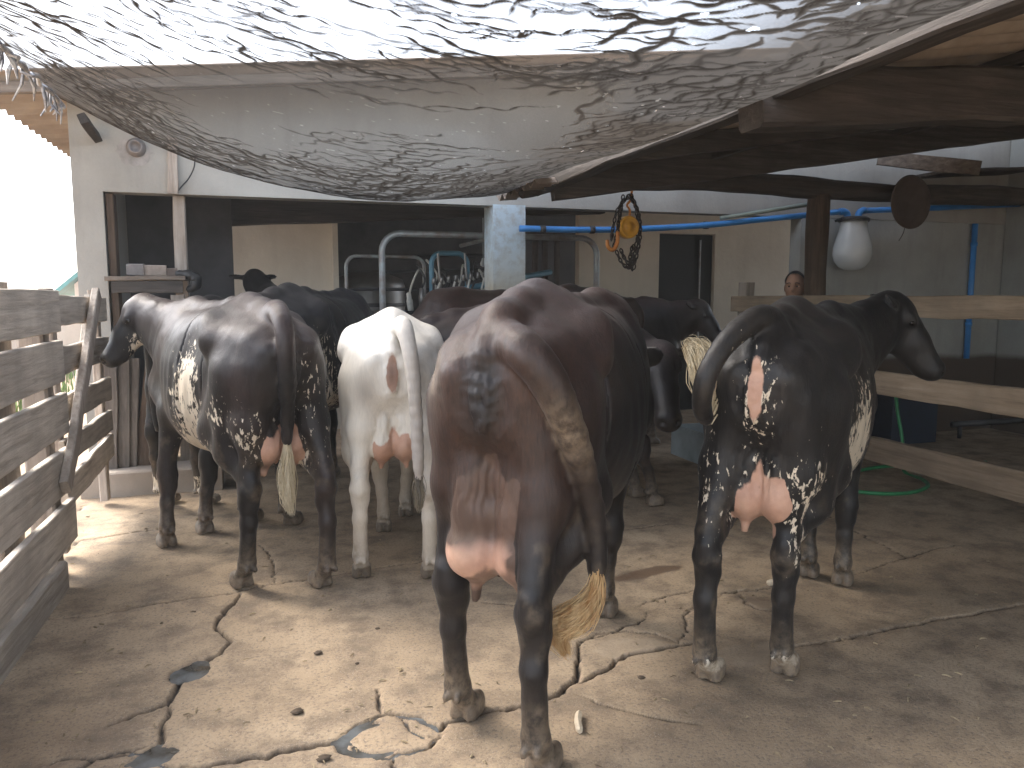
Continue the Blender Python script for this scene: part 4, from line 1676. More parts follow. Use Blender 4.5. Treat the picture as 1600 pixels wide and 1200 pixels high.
def switch(name, pts, mat, parent, n=170, spread=.035, seed=0, L=1.0, wstrand=.0026):
    """the tuft of the tail: many tapered strands along a path (parent local space)"""
    r = np.random.RandomState(seed)
    path = spline(pts, 24)
    vs, fs = [], []
    for i in range(n):
        s0 = r.uniform(0, .45)
        s1 = min(1.0, s0 + r.uniform(.45, .75))
        off = r.normal(0, 1, 3)
        off /= np.linalg.norm(off)
        off *= r.uniform(.1, 1) ** .5
        m = 8
        prev = len(vs)
        for j in range(m + 1):
            u = j / m
            s = s0 + (s1 - s0) * u
            i0 = min(int(s * 24), 23)
            p = path[i0] + (path[i0 + 1] - path[i0]) * (s * 24 - i0)
            wid = spread * (.25 + 1.0 * math.sin(math.pi * min(1, .12 + s * .86)) ** .8)
            q = p + off * wid * (.35 + .65 * min(1, u * 1.6)) + .006 * np.array([math.sin(u * 5 + i), math.cos(u * 4 + i * 2), math.sin(u * 3 + i * 3)])
            w = wstrand * (1 - u * .75)
            for k in range(3):
                a = 2.094 * k + i
                vs.append(q + w * np.array([math.cos(a), math.sin(a), .3 * math.sin(a + 1)]))
        for j in range(m):
            for k in range(3):
                a, b = prev + j * 3 + k, prev + j * 3 + (k + 1) % 3
                fs.append((a, b, b + 3, a + 3))
    return link_mesh(name, vs, fs, mat, parent, True, True)


_TX = np.array([-.80, -.74, -.64, -.52, -.35, -.15, .10, .35, .55, .72, .86])
_TT = np.array([1.16, 1.235, 1.295, 1.335, 1.36, 1.345, 1.325, 1.315, 1.33, 1.27, 1.13])
_TB = np.array([1.00, .90, .80, .72, .655, .60, .555, .57, .64, .72, .86])
_TW = np.array([.085, .135, .185, .210, .238, .285, .315, .285, .215, .165, .10])
_TC = np.array([1.09, 1.08, 1.07, 1.06, 1.03, .98, .93, .92, .93, .97, 1.0])


def cow(label, hooves, s=1.0, h=.0115, poll=None, muzzle=None, tail=None, tail_end=None, coat=None, mask=None, udder=None, wide=.94, lx=None, group='dairy cows crowded in the yard', switch_spec=None, eye_on=True, ear_droop=.0, legs=True, tail_r=(.046, .018), ribs=.003, rot=0.0, shift=None, lat=0.0):
    """hooves: world ground points, hind left, hind right, front left, front right"""
    Hh = [np.array(p[:2], float) for p in hooves]
    hm, fm = (Hh[0] + Hh[1]) / 2, (Hh[2] + Hh[3]) / 2
    d = fm - hm
    base = np.linalg.norm(d)
    yaw = math.atan2(d[1], d[0]) + math.radians(rot)
    if lx is None:
        lx = float(np.clip(base / (1.14 * s), .86, 1.08))
    mid = (hm + fm) / 2 + np.array([math.cos(yaw), math.sin(yaw)]) * (.03 * s * lx + (shift or 0))
    if shift is None:
        mid = hm + np.array([math.cos(yaw), math.sin(yaw)]) * (.61 * s * lx) + np.array([math.sin(yaw), -math.cos(yaw)]) * lat
    cy, sy = math.cos(yaw), math.sin(yaw)
    root_loc = np.array([mid[0], mid[1], 0])

    def loc(p):
        q = np.array(p, float) - root_loc
        return np.array([q[0] * cy + q[1] * sy, -q[0] * sy + q[1] * cy, q[2]])

    SX = s * lx

    def P(x, y, z):
        return np.array([x * SX, y * s * wide, z * s])

    hl = [loc((p[0], p[1], 0)) for p in Hh]
    tl = [loc(p) for p in tail] if tail is not None else [P(-.80, 0, 1.26), P(-.86, .01, 1.1), P(-.86, .01, .8), P(-.85, .0, .55)]
    if poll is None:
        pl, mz = P(1.10, .05, .95), P(1.38, .1, .60)
    else:
        pl, mz = loc(poll), loc(muzzle)
    allp = np.array(list(hl) + list(tl) + [pl, mz, P(-.95, -.42, 0), P(1.0, .42, 1.5)])
    lo, hi = allp.min(0) - .22, allp.max(0) + .22
    lo[2] = -.03
    F = Field(lo, hi, h)
    # trunk loft
    m = .1
    sub = F._sub(P(-.95, -.5, .4), P(1.0, .5, 1.5))
    sl, X, Y, Z = sub
    xn = X / SX
    xc = np.clip(xn, _TX[0], _TX[-1])
    fi = lambda t: np.interp(xc.ravel(), _TX, t).reshape(xc.shape)

    def smooth_i(t):                                          # a softened interpolation
        return (fi(t) + np.interp(np.clip(xc - .06, _TX[0], _TX[-1]).ravel(), _TX, t).reshape(xc.shape) + np.interp(np.clip(xc + .06, _TX[0], _TX[-1]).ravel(), _TX, t).reshape(xc.shape)) / 3
    tt, tb, tw, tc = smooth_i(_TT) * s, smooth_i(_TB) * s, smooth_i(_TW) * s * wide, smooth_i(_TC) * s
    up = Z > tc
    b = np.where(up, tt - tc, tc - tb)
    ex = 2.25
    q = ((np.abs(Y) / tw) ** ex + (np.abs(Z - tc) / b) ** ex) ** (1 / ex)
    dd = (q - 1) * np.minimum(tw, b) * .85
    dx = np.abs(X - xc * SX)
    dd = np.where(dx > 0, np.sqrt(np.maximum(dd, 0) ** 2 + dx ** 2) + np.minimum(dd, 0) * 0 + dx * .2, dd)
    # ribs
    rib = np.exp(-((xn - .12) / .28) ** 2) * np.exp(-((Z / s - .98) / .22) ** 2)
    dd = dd - ribs * rib * np.sin((xn + .18 * (Z / s - .9)) * 62)
    F.put(sl, dd, .02)
    k = .05 * s
    # spine, hooks, pins, rump
    F.chain([P(-.76, 0, 1.225), P(-.66, 0, 1.285), P(-.5, 0, 1.325), P(-.32, 0, 1.35), P(-.1, 0, 1.335), P(.2, 0, 1.31), P(.5, 0, 1.32), P(.66, 0, 1.28)],
            [r * s for r in (.040, .042, .036, .032, .032, .036, .048, .07)], .05 * s)
    for sg in (-1, 1):
        F.rc(P(-.30, 0, 1.285), P(-.33, sg * .20, 1.235), .06 * s, .055 * s, .09 * s)
        F.rc(P(-.33, sg * .225, 1.225), P(-.39, sg * .232, 1.17), .046 * s, .055 * s, .08 * s)
        F.rc(P(-.37, sg * .20, 1.185), P(-.66, sg * .135, 1.165), .06 * s, .058 * s, .09 * s)
        F.rc(P(-.70, sg * .11, 1.165), P(-.765, sg * .10, 1.14), .058 * s, .048 * s, .06 * s)
        F.el(P(-.56, sg * .16, 1.03), np.array([.13, .085, .13]) * s, .08 * s)
        # hollow in front of the hip
        F.el(P(-.16, sg * .365, 1.185), np.array([.14, .075, .12]) * s, .12 * s, None, 'c')
    # legs
    legc = []
    for i in range(4):
        sg = 1 if i in (0, 2) else -1
        hf = hl[i]
        if i < 2:
            dflt = P(-.60, sg * .18, 0)
            o = hf - dflt
            o[2] = 0
            hip = P(-.54, sg * .140, 1.02)
            pin = P(-.70, sg * .115, 1.06)
            stif = P(-.33, sg * .19, .74) + o * .25
            gask = P(-.52, sg * .195, .66) + o * .45
            hock = P(-.715, sg * .175, .50) + o * .78
            can = P(-.70, sg * .178, .34) + o * .90
            fet = P(-.665, sg * .18, .135) + o * 1.0
            legc += [(hip, stif, .125 * s, .09 * s), (hip, gask, .125 * s, .08 * s), (stif, hock, .088 * s, .05 * s), (P(-.67, sg * .155, .80) + o * .25, hock, .075 * s, .045 * s), (hock, fet, .045 * s, .04 * s)]
            F.rc(hip, stif, .125 * s, .09 * s, .07 * s)
            F.rc(hip, gask, .125 * s, .08 * s, .06 * s)
            F.rc(pin, P(-.67, sg * .155, .80) + o * .25, .085 * s, .075 * s, .06 * s)
            F.rc(P(-.67, sg * .155, .80) + o * .25, hock + np.array([-.0, 0, .10 * s]), .075 * s, .038 * s, .05 * s)
            F.rc(stif, hock + np.array([.035 * s, 0, .06 * s]), .088 * s, .050 * s, .05 * s)
            F.chain([hock + np.array([-.012 * s, 0, .05 * s]), hock, hock + np.array([.018 * s, 0, -.06 * s]), can, fet], [r * s for r in (.036, .049, .043, .036, .040)], .025 * s)
            F.rc(hock + np.array([-.03 * s, 0, .045 * s]), hock + np.array([-.02 * s, 0, -.02 * s]), .026 * s, .024 * s, .02 * s)
        else:
            dflt = P(.54, sg * .14, 0)
            o = hf - dflt
            o[2] = 0
            sh = P(.54, sg * .125, 1.12)
            pt = P(.69, sg * .125, .88) + o * .1
            elb = P(.50, sg * .145, .74) + o * .25
            knee = P(.545, sg * .142, .40) + o * .75
            can = P(.54, sg * .14, .25) + o * .9
            fet = P(.535, sg * .14, .125) + o
            F.rc(sh, pt, .08 * s, .092 * s, .08 * s)
            F.rc(pt, elb, .092 * s, .075 * s, .07 * s)
            F.rc(elb, knee + np.array([0, 0, .06 * s]), .074 * s, .044 * s, .05 * s)
            F.chain([knee + np.array([0, 0, .06 * s]), knee, knee + np.array([-.004, 0, -.06 * s]), can, fet], [r * s for r in (.046, .05, .042, .034, .039)], .025 * s)
        # pastern, claws, dewclaws
        past = fet * .4 + hf * .6 + np.array([.012 * s, 0, .055 * s])
        past[2] = .068 * s
        F.rc(fet, past, .039 * s, .038 * s, .02 * s)
        for c in (-1, 1):
            ctr = np.array([hf[0] + .020 * s, hf[1] + c * .0245 * s, .032 * s])
            F.el(ctr, np.array([.062, .0255, .050]) * s, .007 * s)
            F.rc(ctr + np.array([-.03 * s, 0, -.018 * s]), ctr + np.array([.048 * s, -c * .004, -.024 * s]), .0235 * s, .014 * s, .010 * s)
            F.el(fet + np.array([-.042 * s, c * .020 * s, -.022 * s]), np.array([.018, .012, .018]) * s, .010 * s)
    # neck
    F.el(P(.56, 0, .98), np.array([.26 * lx, .175 * wide, .34]) * s, .08 * s)
    F.rc(P(.66, 0, .72), P(.74, 0, .82), .075 * s, .09 * s, .08 * s)
    hd = mz - pl
    HL = np.linalg.norm(hd)
    hd = hd / HL
    lat = np.cross(np.array([0, 0, 1.0]), hd)
    lat /= np.linalg.norm(lat)
    upv = np.cross(hd, lat)
    hs = HL / .47
    thr = pl + hd * .10 * hs - upv * .09 * hs
    nb_u, nb_l = P(.62, 0, 1.20), P(.70, 0, .96)
    nk = pl - upv * .02 * hs - hd * .0
    F.rc(nb_u, (nb_u * .45 + nk * .55) + np.array([0, 0, .0]), .125 * s, .088 * s, .09 * s)
    F.rc(nb_u * .45 + nk * .55, nk, .088 * s, .078 * s, .05 * s)
    F.rc(nb_l, thr, .13 * s, .072 * s, .09 * s)
    F.rc((nb_l + nb_u) / 2, (nk + thr) / 2, .145 * s, .08 * s, .08 * s)
    F.rc(nb_l + np.array([.02, 0, -.12 * s]), thr + np.array([0, 0, -.03]), .045 * s, .02 * s, .07 * s)   # dewlap
    # head
    A = lambda u, v, w: pl + (hd * u + lat * v + upv * w) * hs
    Rm = np.array([hd, lat, upv])
    F.el(A(.045, 0, .005), np.array([.095, .088, .075]) * hs, .03, Rm)
    F.rc(A(.07, 0, .0), A(.25, 0, -.015), .083 * hs, .068 * hs, .03)
    F.rc(A(.25, 0, -.02), A(.41, 0, -.03), .066 * hs, .060 * hs, .03)
    F.el(A(.425, 0, -.035), np.array([.055, .068, .062]) * hs, .02, Rm)
    F.rc(A(.10, 0, -.095), A(.37, 0, -.078), .062 * hs, .046 * hs, .04)
    F.el(A(.12, 0, -.105), np.array([.105, .066, .080]) * hs, .04, Rm)
    for c in (-1, 1):
        F.el(A(.115, c * .078, .020), np.array([.045, .022, .026]) * hs, .025, Rm)
        F.el(A(.455, c * .036, -.012), np.array([.016, .014, .012]) * hs, .012, Rm, 'c')
        ed = lat * c * .85 - hd * .38 + upv * (-.12 - ear_droop)
        ed /= np.linalg.norm(ed)
        e2 = np.cross(ed, hd)
        e2 /= np.linalg.norm(e2)
        e1 = np.cross(e2, ed)
        base_ = A(.02, c * .08, -.005)
        F.rc(base_, base_ + ed * .06 * hs, .028 * hs, .024 * hs, .02)
        F.el(base_ + ed * .115 * hs, np.array([.085, .048, .014]) * hs, .012, np.array([ed, e1, e2]))
    # udder
    ud = []
    if udder:
        zb, w, x = udder['z'], udder['w'], udder.get('x', -.52)
        top = udder.get('top', .86)
        for c in (-1, 1):
            ud += [(P(x, c * w * .50, (zb + top) / 2 + .02), np.array([.125, w * .60, (top - zb) / 2 + .02]) * s, .018 * s),
                   (P(x - .01, c * w * .53, zb + .10), np.array([.125, w * .62, .10]) * s, .022 * s),
                   (P(x + .20, c * w * .5, zb + .14), np.array([.15, w * .6, .13]) * s, .04 * s)]
            for xx, zz in ((x - .04, zb + .02), (x + .18, zb + .03)):
                tip = P(xx + .004, c * (w * .5 + .012), zz - udder.get('t', .065))
                F.rc(P(xx, c * w * .5, zz + .02), tip, .024 * s, .0135 * s, .02 * s)
                ud.append(((P(xx, c * w * .5, zz) + tip) / 2, np.array([.03, .03, .06]) * s, .02))
        for q in [u_ for u_ in ud if u_[2] != .02]:
            F.el(*q)
    # groove between the thighs, vulva, anus
    F.rc(P(-.86, 0, .98), P(-.80, 0, .80), .018 * s, .035 * s, .05 * s, 'c')
    F.el(P(-.79, 0, 1.085), np.array([.034, .046, .085]) * s, .035 * s)
    for c in (-1, 1):
        F.el(P(-.812, c * .016, 1.08), np.array([.020, .017, .066]) * s, .008 * s)
    F.el(P(-.805, 0, 1.01), np.array([.024, .020, .030]) * s, .02 * s)
    F.el(P(-.80, 0, 1.19), np.array([.022, .030, .026]) * s, .025 * s)
    # tail
    tp = spline(tl, 18)
    camv = loc(np.array([0, 0, H]))
    for j in range(2, len(tp)):                               # the tail lies on the skin, not in it
        rj = (tail_r[0] + (tail_r[1] - tail_r[0]) * (j / 18) ** .8) * s
        away = (camv - tp[j]) / np.linalg.norm(camv - tp[j]) if tail is not None else np.array([-1.0, 0, 0])
        for _ in range(60):
            if F.sample(tp[j]) > rj * .8:
                break
            tp[j] = tp[j] + away * .008
    for _ in range(3):
        tp = [tp[0]] + [tp[j] * .5 + (tp[j - 1] + tp[j + 1]) * .25 for j in range(1, len(tp) - 1)] + [tp[-1]]
    tp = [P(-.66, 0, 1.275)] + tp
    rr = [tail_r[0] * s] + [(tail_r[0] + (tail_r[1] - tail_r[0]) * (j / 18) ** .8) * s for j in range(19)]
    F.chain(tp, rr, .018 * s)
    # flat soles
    F.V[:, :, F.ax[2] < .002] = .3
    co, f = F.mesh()
    root = empty('cow', tuple(root_loc), label, 'cow', group)
    root.rotation_euler = (0, 0, yaw)
    # colours
    c3 = co / np.array([SX, s * wide, s])
    N = len(co)
    base_rgb = np.array(coat(c3) if coat else np.tile((.016, .014, .014), (N, 1)), float)
    white = np.zeros(N)
    skin = np.zeros(N)
    mud = np.zeros(N)
    greyskin = np.zeros(N)
    horn = np.zeros(N)

    def blob(c, r, a=1.0, sharp=2.0):
        q = (((c3 - np.array(c)) / np.array(r)) ** 2).sum(1)
        return a * np.exp(-q ** (sharp / 2))
    # hooves
    lowm = (co[:, 2] + .012 * vnoise(co[:, 0] * 30, co[:, 1] * 30, seed=2) < .058 * s)
    nearest = np.min([np.hypot(co[:, 0] - p[0], co[:, 1] - p[1]) for p in hl], 0)
    horn[(lowm) & (nearest < .16)] = 1
    mud = np.clip(.62 * (1 - sstep(.05, .32, c3[:, 2])) + .12 * fbm(c3[:, 0] * 3, c3[:, 1] * 3, c3[:, 2] * 3, seed=len(label)), 0, 1)
    mud += .28 * sstep(.18, .45, fbm(c3[:, 0] * 9, c3[:, 1] * 9, c3[:, 2] * 6, seed=len(label) + 9)) * (1 - sstep(.5, .85, c3[:, 2])) * (c3[:, 0] < -.25)
    mud += .22 * sstep(.25, .5, fbm(c3[:, 0] * 16, c3[:, 1] * 16, c3[:, 2] * 12, seed=len(label) + 4)) * (1 - sstep(.6, .9, c3[:, 2]))
    # muzzle darker
    D = lambda p, r: np.exp(-((np.linalg.norm(co - p, axis=1)) / r) ** 2)
    ctx = dict(c3=c3, co=co, blob=blob, white=white, skin=skin, mud=mud, grey=greyskin, rgb=base_rgb, A=A, D=D, tp=np.array(tp), s=s)
    if udder:
        zb, w, x = udder['z'], udder['w'], udder.get('x', -.52)
        du = np.full(N, 9.0)
        for cc, rr_, kk in ud:
            qq = (co - cc) / rr_
            k0 = np.linalg.norm(qq, axis=1)
            k1 = np.linalg.norm(qq / rr_, axis=1) + 1e-6
            du = np.minimum(du, k0 * (k0 - 1) / k1)
        dl = np.full(N, 9.0)
        for p_, q_, r0_, r1_ in legc:
            ab = q_ - p_
            tt_ = np.clip(((co - p_) @ ab) / ab.dot(ab), 0, 1)
            dl = np.minimum(dl, np.linalg.norm(co - p_ - tt_[:, None] * ab, axis=1) - (r0_ + (r1_ - r0_) * tt_))
        zn = c3[:, 2] + .10 * fbm(c3[:, 0] * 6, c3[:, 1] * 14, c3[:, 2] * 3, seed=77)
        u = sstep(-.012, .012, dl - du) * sstep(.03, .008, du) * (1 - sstep(udder.get('skin_top', .72) - .08, udder.get('skin_top', .72) + .05, zn))
        hw = .045 + .62 * np.clip(udder.get('skin_top', .72) + .03 - zn, 0, .3)
        u = u * (1 - sstep(hw, hw + .03, np.abs(c3[:, 1])))
        ctx['udder'] = u
        np.maximum(skin, u, out=skin)
    if mask:
        mask(ctx)
    nrm = np.zeros_like(co)
    tn = np.cross(co[f[:, 2]] - co[f[:, 0]], co[f[:, 3]] - co[f[:, 1]])
    for q_ in range(4):
        np.add.at(nrm, f[:, q_], tn)
    nrm /= np.linalg.norm(nrm, axis=1)[:, None] + 1e-9
    sd_ = len(label)
    dsp = .0055 * fbm(c3[:, 0] * 5, c3[:, 1] * 5, c3[:, 2] * 4, seed=sd_, octv=2) + .0016 * vnoise(c3[:, 0] * 26, c3[:, 1] * 26, c3[:, 2] * 16, seed=sd_ + 3)
    dsp = dsp * (.35 + .65 * sstep(.15, .6, c3[:, 2]))
    vm = blob((-.82, 0, 1.07), (.05, .065, .12), 1.0)
    wob = vnoise(c3[:, 0] * 20, c3[:, 1] * 30, c3[:, 2] * 12, seed=sd_ + 5)
    dsp = dsp + vm * .0045 * np.sin(c3[:, 1] * 260 + wob * 4) + vm * .003 * np.sin(c3[:, 2] * 170 + wob * 5)
    if udder:
        fold_ = blob((-.70, 0, .80), (.16, .11, .10), 1.0)
        dsp = dsp + fold_ * .005 * np.sin(c3[:, 1] * 190 + wob * 5 + np.sin(c3[:, 2] * 14))
    nk_ = blob((.72, 0, 1.02), (.14, .3, .25), 1.0)
    dsp = dsp + nk_ * .004 * np.sin((c3[:, 0] + .3 * c3[:, 2]) * 75 + wob * 2)
    co = co + nrm * dsp[:, None]
    me = mesh_np('body', co, f)
    setattr_col(me, 'coat', np.c_[np.clip(base_rgb, 0, 1), np.ones(N)])
    setattr_col(me, 'mask', np.c_[np.clip(white, 0, 1), np.clip(skin, 0, 1), np.clip(mud, 0, 1), np.ones(N)])
    setattr_col(me, 'extra', np.c_[np.clip(greyskin, 0, 1), horn, np.zeros(N), np.ones(N)])
    me.materials.append(M['coat'])
    o = bpy.data.objects.new('body', me)
    COL.objects.link(o)
    o.parent = root
    if eye_on:
        for c in (-1, 1):
            mb = MB()
            ce = A(.135, c * .083, .012)
            mb.lathe([(.001, -.017), (.009, -.015), (.0155, -.008), (.018, 0), (.0155, .008), (.009, .015), (.001, .017)], ce, tuple(lat * c), 14)
            e = link_mesh('eye', mb.v, mb.f, M['eye'], root, True, True)
    if switch_spec:
        sp = [loc(p) for p in switch_spec['pts']]
        switch('tail_switch', sp, switch_spec['mat'], root, switch_spec.get('n', 170), switch_spec.get('spread', .035), switch_spec.get('seed', 1), wstrand=switch_spec.get('w', .0026))
    return root


M['hair_gold'] = m_hair('golden tail hair', (.42, .22, .075), (.70, .50, .26))
M['hair_cream'] = m_hair('cream tail hair', (.50, .40, .24), (.72, .63, .46))
M['hair_grey'] = m_hair('grey tail hair', (.10, .09, .08), (.30, .25, .17))


def mixc(a, b, t):
    t = np.clip(t, 0, 1)[:, None]
    return np.array(a) * (1 - t) + np.array(b) * t


def G2(px, py):
    return ground(px, py)[:2]


def build_cows():
    # 1 -- brown cow nearest the camera
    def coat(c):
        n = fbm(c[:, 0] * 2.2, c[:, 1] * 2.2, c[:, 2] * 2.2, seed=81)
        t = sstep(.85, 1.32, c[:, 2]) * .8 + .3 * n - .5 * sstep(-.3, .15, c[:, 0]) * (1 - sstep(1.15, 1.32, c[:, 2]))
        rgb = mixc((.009, .0075, .008), (.072, .042, .036), t)
        # tan underlayer on the rear of the thighs
        r = sstep(-.50, -.78, c[:, 0]) * sstep(.6, .85, c[:, 2]) * .55
        return rgb * (1 - r[:, None]) + np.array((.070, .030, .016)) * r[:, None]

    def mask(k):
        c = k['c3']
        k['mud'] += k['blob']((-.72, .20, 1.13), (.09, .05, .07), .7)
        td = np.min([np.linalg.norm(k['co'] - p, axis=1) for p in k['tp'][4:]], 0)
        ont = sstep(.062, .045, td)
        tz = k['co'][:, 2]
        k['rgb'][:] = k['rgb'] * (1 - .55 * ont[:, None]) + np.array((.012, .0105, .011)) * .55 * ont[:, None]
        k['mud'] += ont * np.exp(-((tz - k['tp'][10][2]) / .10) ** 2) * .6
        nn = fbm(c[:, 0] * 6, c[:, 1] * 6, c[:, 2] * 4, seed=5)
        k['grey'] += np.clip(sstep(.60, .68, c[:, 2] + .10 * nn) * .95 + .7 * sstep(.05, .15, nn), 0, 1) * (k['udder'] > .05)
        k['white'] += 1.5 * k['udder'] * np.exp(-((c[:, 2] - .60 - .2 * (c[:, 1] - .1)) / .06) ** 2) * sstep(.015, .07, c[:, 1])
        k['grey'] += (k['udder'] > .05) * sstep(.51, .48, c[:, 2])
        v = k['blob']((-.82, 0, 1.09), (.06, .06, .12), 1.2)
        k['rgb'][:] = k['rgb'] * (1 - np.clip(v, 0, .85)[:, None]) + np.array((.0085, .008, .009)) * np.clip(v, 0, .85)[:, None]
        k['skin'][:] = np.where(k['udder'] > .02, np.maximum(k['skin'], 0), 0)

    hv = [G2(727, 1120), G2(847, 1207), G2(830, 960), G2(945, 962)]
    d = 2.20
    tail = [at(783, 530, 2.16), at(815, 540, 2.12), at(850, 580, 2.10), at(880, 640, 2.12), at(908, 715, 2.16), at(927, 790, 2.2), at(935, 850, 2.22), at(932, 905, 2.24)]
    cow('dark brown cow with reddish back and golden tail tip, closest to the viewer', hv, 1.025, .0095, at(960, 560, 3.7), at(985, 700, 3.9), tail, None, coat, mask,
        dict(z=.525, w=.152, x=-.64, skin_top=.90, t=.075, top=1.0), .88, rot=-5, lat=.02, tail_r=(.056, .024),
        switch_spec=dict(pts=[at(933, 880, 2.22), at(930, 925, 2.22), at(905, 962, 2.2), at(882, 975, 2.2), at(868, 985, 2.2), at(884, 1022, 2.2)], mat=M['hair_gold'], n=760, spread=.046, seed=3, w=.0019))

    # 2 -- black cow at right with lifted tail
    def coat2(c):
        n = fbm(c[:, 0] * 2, c[:, 1] * 2, c[:, 2] * 2, seed=83)
        return mixc((.006, .007, .009), (.014, .0135, .014), .5 + n)

    def mask2(k):
        c, b = k['c3'], k['blob']
        k['white'] += b((-.80, 0, 1.06), (.07, .085, .17), .62)
        for sg in (-1, 1):
            k['white'] += b((-.70, sg * .20, .72), (.14, .09, .17), .52)
            k['white'] += b((-.68, sg * .17, .55), (.12, .06, .10), .45)
        k['white'] += (b((-.14, -.30, .68), (.20, .22, .20), .74) + b((-.05, -.30, .90), (.15, .22, .20), .60)) * (c[:, 1] < 0)
        k['white'] += b((-.05, -.1, .58), (.3, .2, .1), .9)
        k['white'] += b((-.62, 0, .78), (.16, .12, .08), .5)
        k['skin'] += b((-.83, 0, 1.10), (.045, .028, .115), 1.3)
        hm = sstep(.16, .06, c[:, 2]) * (c[:, 0] < -.1)
        k['white'] += hm * 1.1
        k['mud'] += hm * .4

    hv = [G2(1108, 1062), G2(1225, 1053), G2(1262, 902), G2(1315, 915)]
    tail = [at(1200, 500, 2.62), at(1180, 496, 2.55), at(1150, 520, 2.50), at(1115, 560, 2.47), at(1098, 605, 2.47), at(1096, 640, 2.52), at(1104, 655, 2.6)]
    cow('black cow with tail lifted and white speckled belly, in the shade at right', hv, .985, .0105, at(1392, 474, 3.95), at(1474, 584, 3.92), tail, None, coat2, mask2,
        dict(z=.61, w=.125, x=-.62, skin_top=.82, t=.06, top=.95), .83, rot=4, lat=.045, tail_r=(.046, .022),
        switch_spec=dict(pts=[at(1106, 660, 2.6), at(1108, 625, 2.62), at(1103, 585, 2.64), at(1092, 550, 2.66), at(1075, 535, 2.66)], mat=M['hair_cream'], n=520, spread=.055, seed=5, w=.0034))

    # 3 -- white cow
    def coat3(c):
        n = fbm(c[:, 0] * 3, c[:, 1] * 3, c[:, 2] * 3, seed=85)
        rgb = mixc((.72, .66, .56), (.78, .75, .69), .5 + n)
        leg = sstep(.62, .15, c[:, 2])
        rgb = rgb * (1 - leg[:, None] * .5) + np.array((.40, .29, .19)) * leg[:, None] * .5
        return rgb

    def mask3(k):
        c, b = k['c3'], k['blob']
        g = np.clip(b((-.78, .14, 1.0), (.08, .055, .085), 1.0) + .7 * b((-.78, -.02, 1.09), (.05, .05, .09)), 0, 1)
        k['rgb'][:] = k['rgb'] * (1 - .62 * g[:, None]) + np.array((.22, .18, .15)) * .62 * g[:, None]
        k['skin'] += b((-.83, 0, 1.09), (.04, .03, .10), 1.2)
        k['grey'] += b((-.83, 0, 1.09), (.05, .05, .12), .7)
        tl_ = np.min([np.linalg.norm(k['co'] - p, axis=1) for p in k['tp'][3:]], 0)
        tw_ = sstep(.06, .03, tl_) * .62
        k['rgb'][:] = k['rgb'] * (1 - tw_[:, None]) + np.array((.34, .30, .28)) * tw_[:, None]
        k['mud'] *= 1.0

    hv = [G2(565, 901), G2(672, 902), G2(600, 830), G2(634, 806)]
    tail = [at(628, 508, 3.52), at(634, 520, 3.46), at(643, 560, 3.44), at(649, 620, 3.46), at(652, 690, 3.5), at(655, 745, 3.54)]
    cow('small white cow with grey tail, standing between the dark cows', hv, .945, .0115, at(640, 600, 5.05), at(670, 700, 5.2), tail, None, coat3, mask3,
        dict(z=.62, w=.115, x=-.60, skin_top=.80, t=.05, top=.92), .94, tail_r=(.044, .022),
        switch_spec=dict(pts=[at(654, 725, 3.54), at(655, 755, 3.54), at(656, 780, 3.54), at(654, 800, 3.54)], mat=M['hair_grey'], n=120, spread=.026, seed=6))

    # 4 -- left cow
    def coat4(c):
        n = fbm(c[:, 0] * 2.1, c[:, 1] * 2.1, c[:, 2] * 2.1, seed=87)
        t = .35 + .9 * n + .45 * sstep(1.1, 1.35, c[:, 2]) - .5 * np.exp(-((c[:, 0] + .30) / .18) ** 2) * (c[:, 2] > .95) * (np.abs(c[:, 1]) > .12)
        rgb = mixc((.008, .008, .009), (.054, .031, .026), t)
        return rgb

    def mask4(k):
        c, b, A, D = k['c3'], k['blob'], k['A'], k['D']
        left = (c[:, 1] > 0)
        k['white'] += b((-.06, .32, .80), (.17, .3, .25), .72) * left
        k['white'] += b((-.12, .3, 1.02), (.10, .3, .16), .55) * left
        k['white'] += b((.05, .15, .58), (.30, .3, .10), .9)
        k['white'] += b((-.30, .15, .66), (.12, .12, .12), .9)
        for sg in (-1, 1):
            k['white'] += b((-.70, sg * .18, .74), (.12, .10, .15), .47)
        k['white'] += b((-.62, -.10, .60), (.12, .09, .16), .6)
        k['white'] += b((-.50, .27, .86), (.09, .1, .14), .42)
        k['white'] += b((-.78, -.10, 1.02), (.06, .06, .16), .42)
        k['white'] += D(A(.16, 0, -.18), .11) * .75 + D(A(.25, 0, -.14), .08) * .5
        k['white'] += D(A(-.06, 0, -.12), .1) * .4
        hp = np.clip(D(A(.0, 0, .06), .09) * 1.1, 0, 1)
        k['rgb'][:] = k['rgb'] * (1 - hp[:, None]) + np.array((.10, .055, .04)) * hp[:, None]
        hb = np.clip(D(A(.30, 0, 0), .22) * 1.4, 0, 1)[:, None]
        k['rgb'][:] = k['rgb'] * (1 - hb) + np.array((.016, .017, .020)) * hb
        k['grey'] += b((-.60, .09, .60), (.1, .03, .02), 1.0)

    hv = [G2(380, 918), G2(503, 917), G2(262, 855), G2(322, 834)]
    tail = [at(432, 484, 3.50), at(440, 497, 3.44), at(447, 540, 3.42), at(449, 600, 3.44), at(449, 655, 3.46), at(449, 690, 3.48)]
    cow('brown and black cow with white flecked flank, turning its head left beside the gate', hv, 1.0, .0105, at(222, 476, 4.55), at(160, 566, 4.50), tail, None, coat4, mask4,
        dict(z=.60, w=.135, x=-.58, skin_top=.82, t=.06, top=.92), .90, rot=-6, ear_droop=.25, tail_r=(.046, .024),
        switch_spec=dict(pts=[at(449, 680, 3.48), at(449, 715, 3.48), at(448, 750, 3.48), at(450, 778, 3.48), at(455, 802, 3.48)], mat=M['hair_cream'], n=260, spread=.036, seed=7, w=.003))

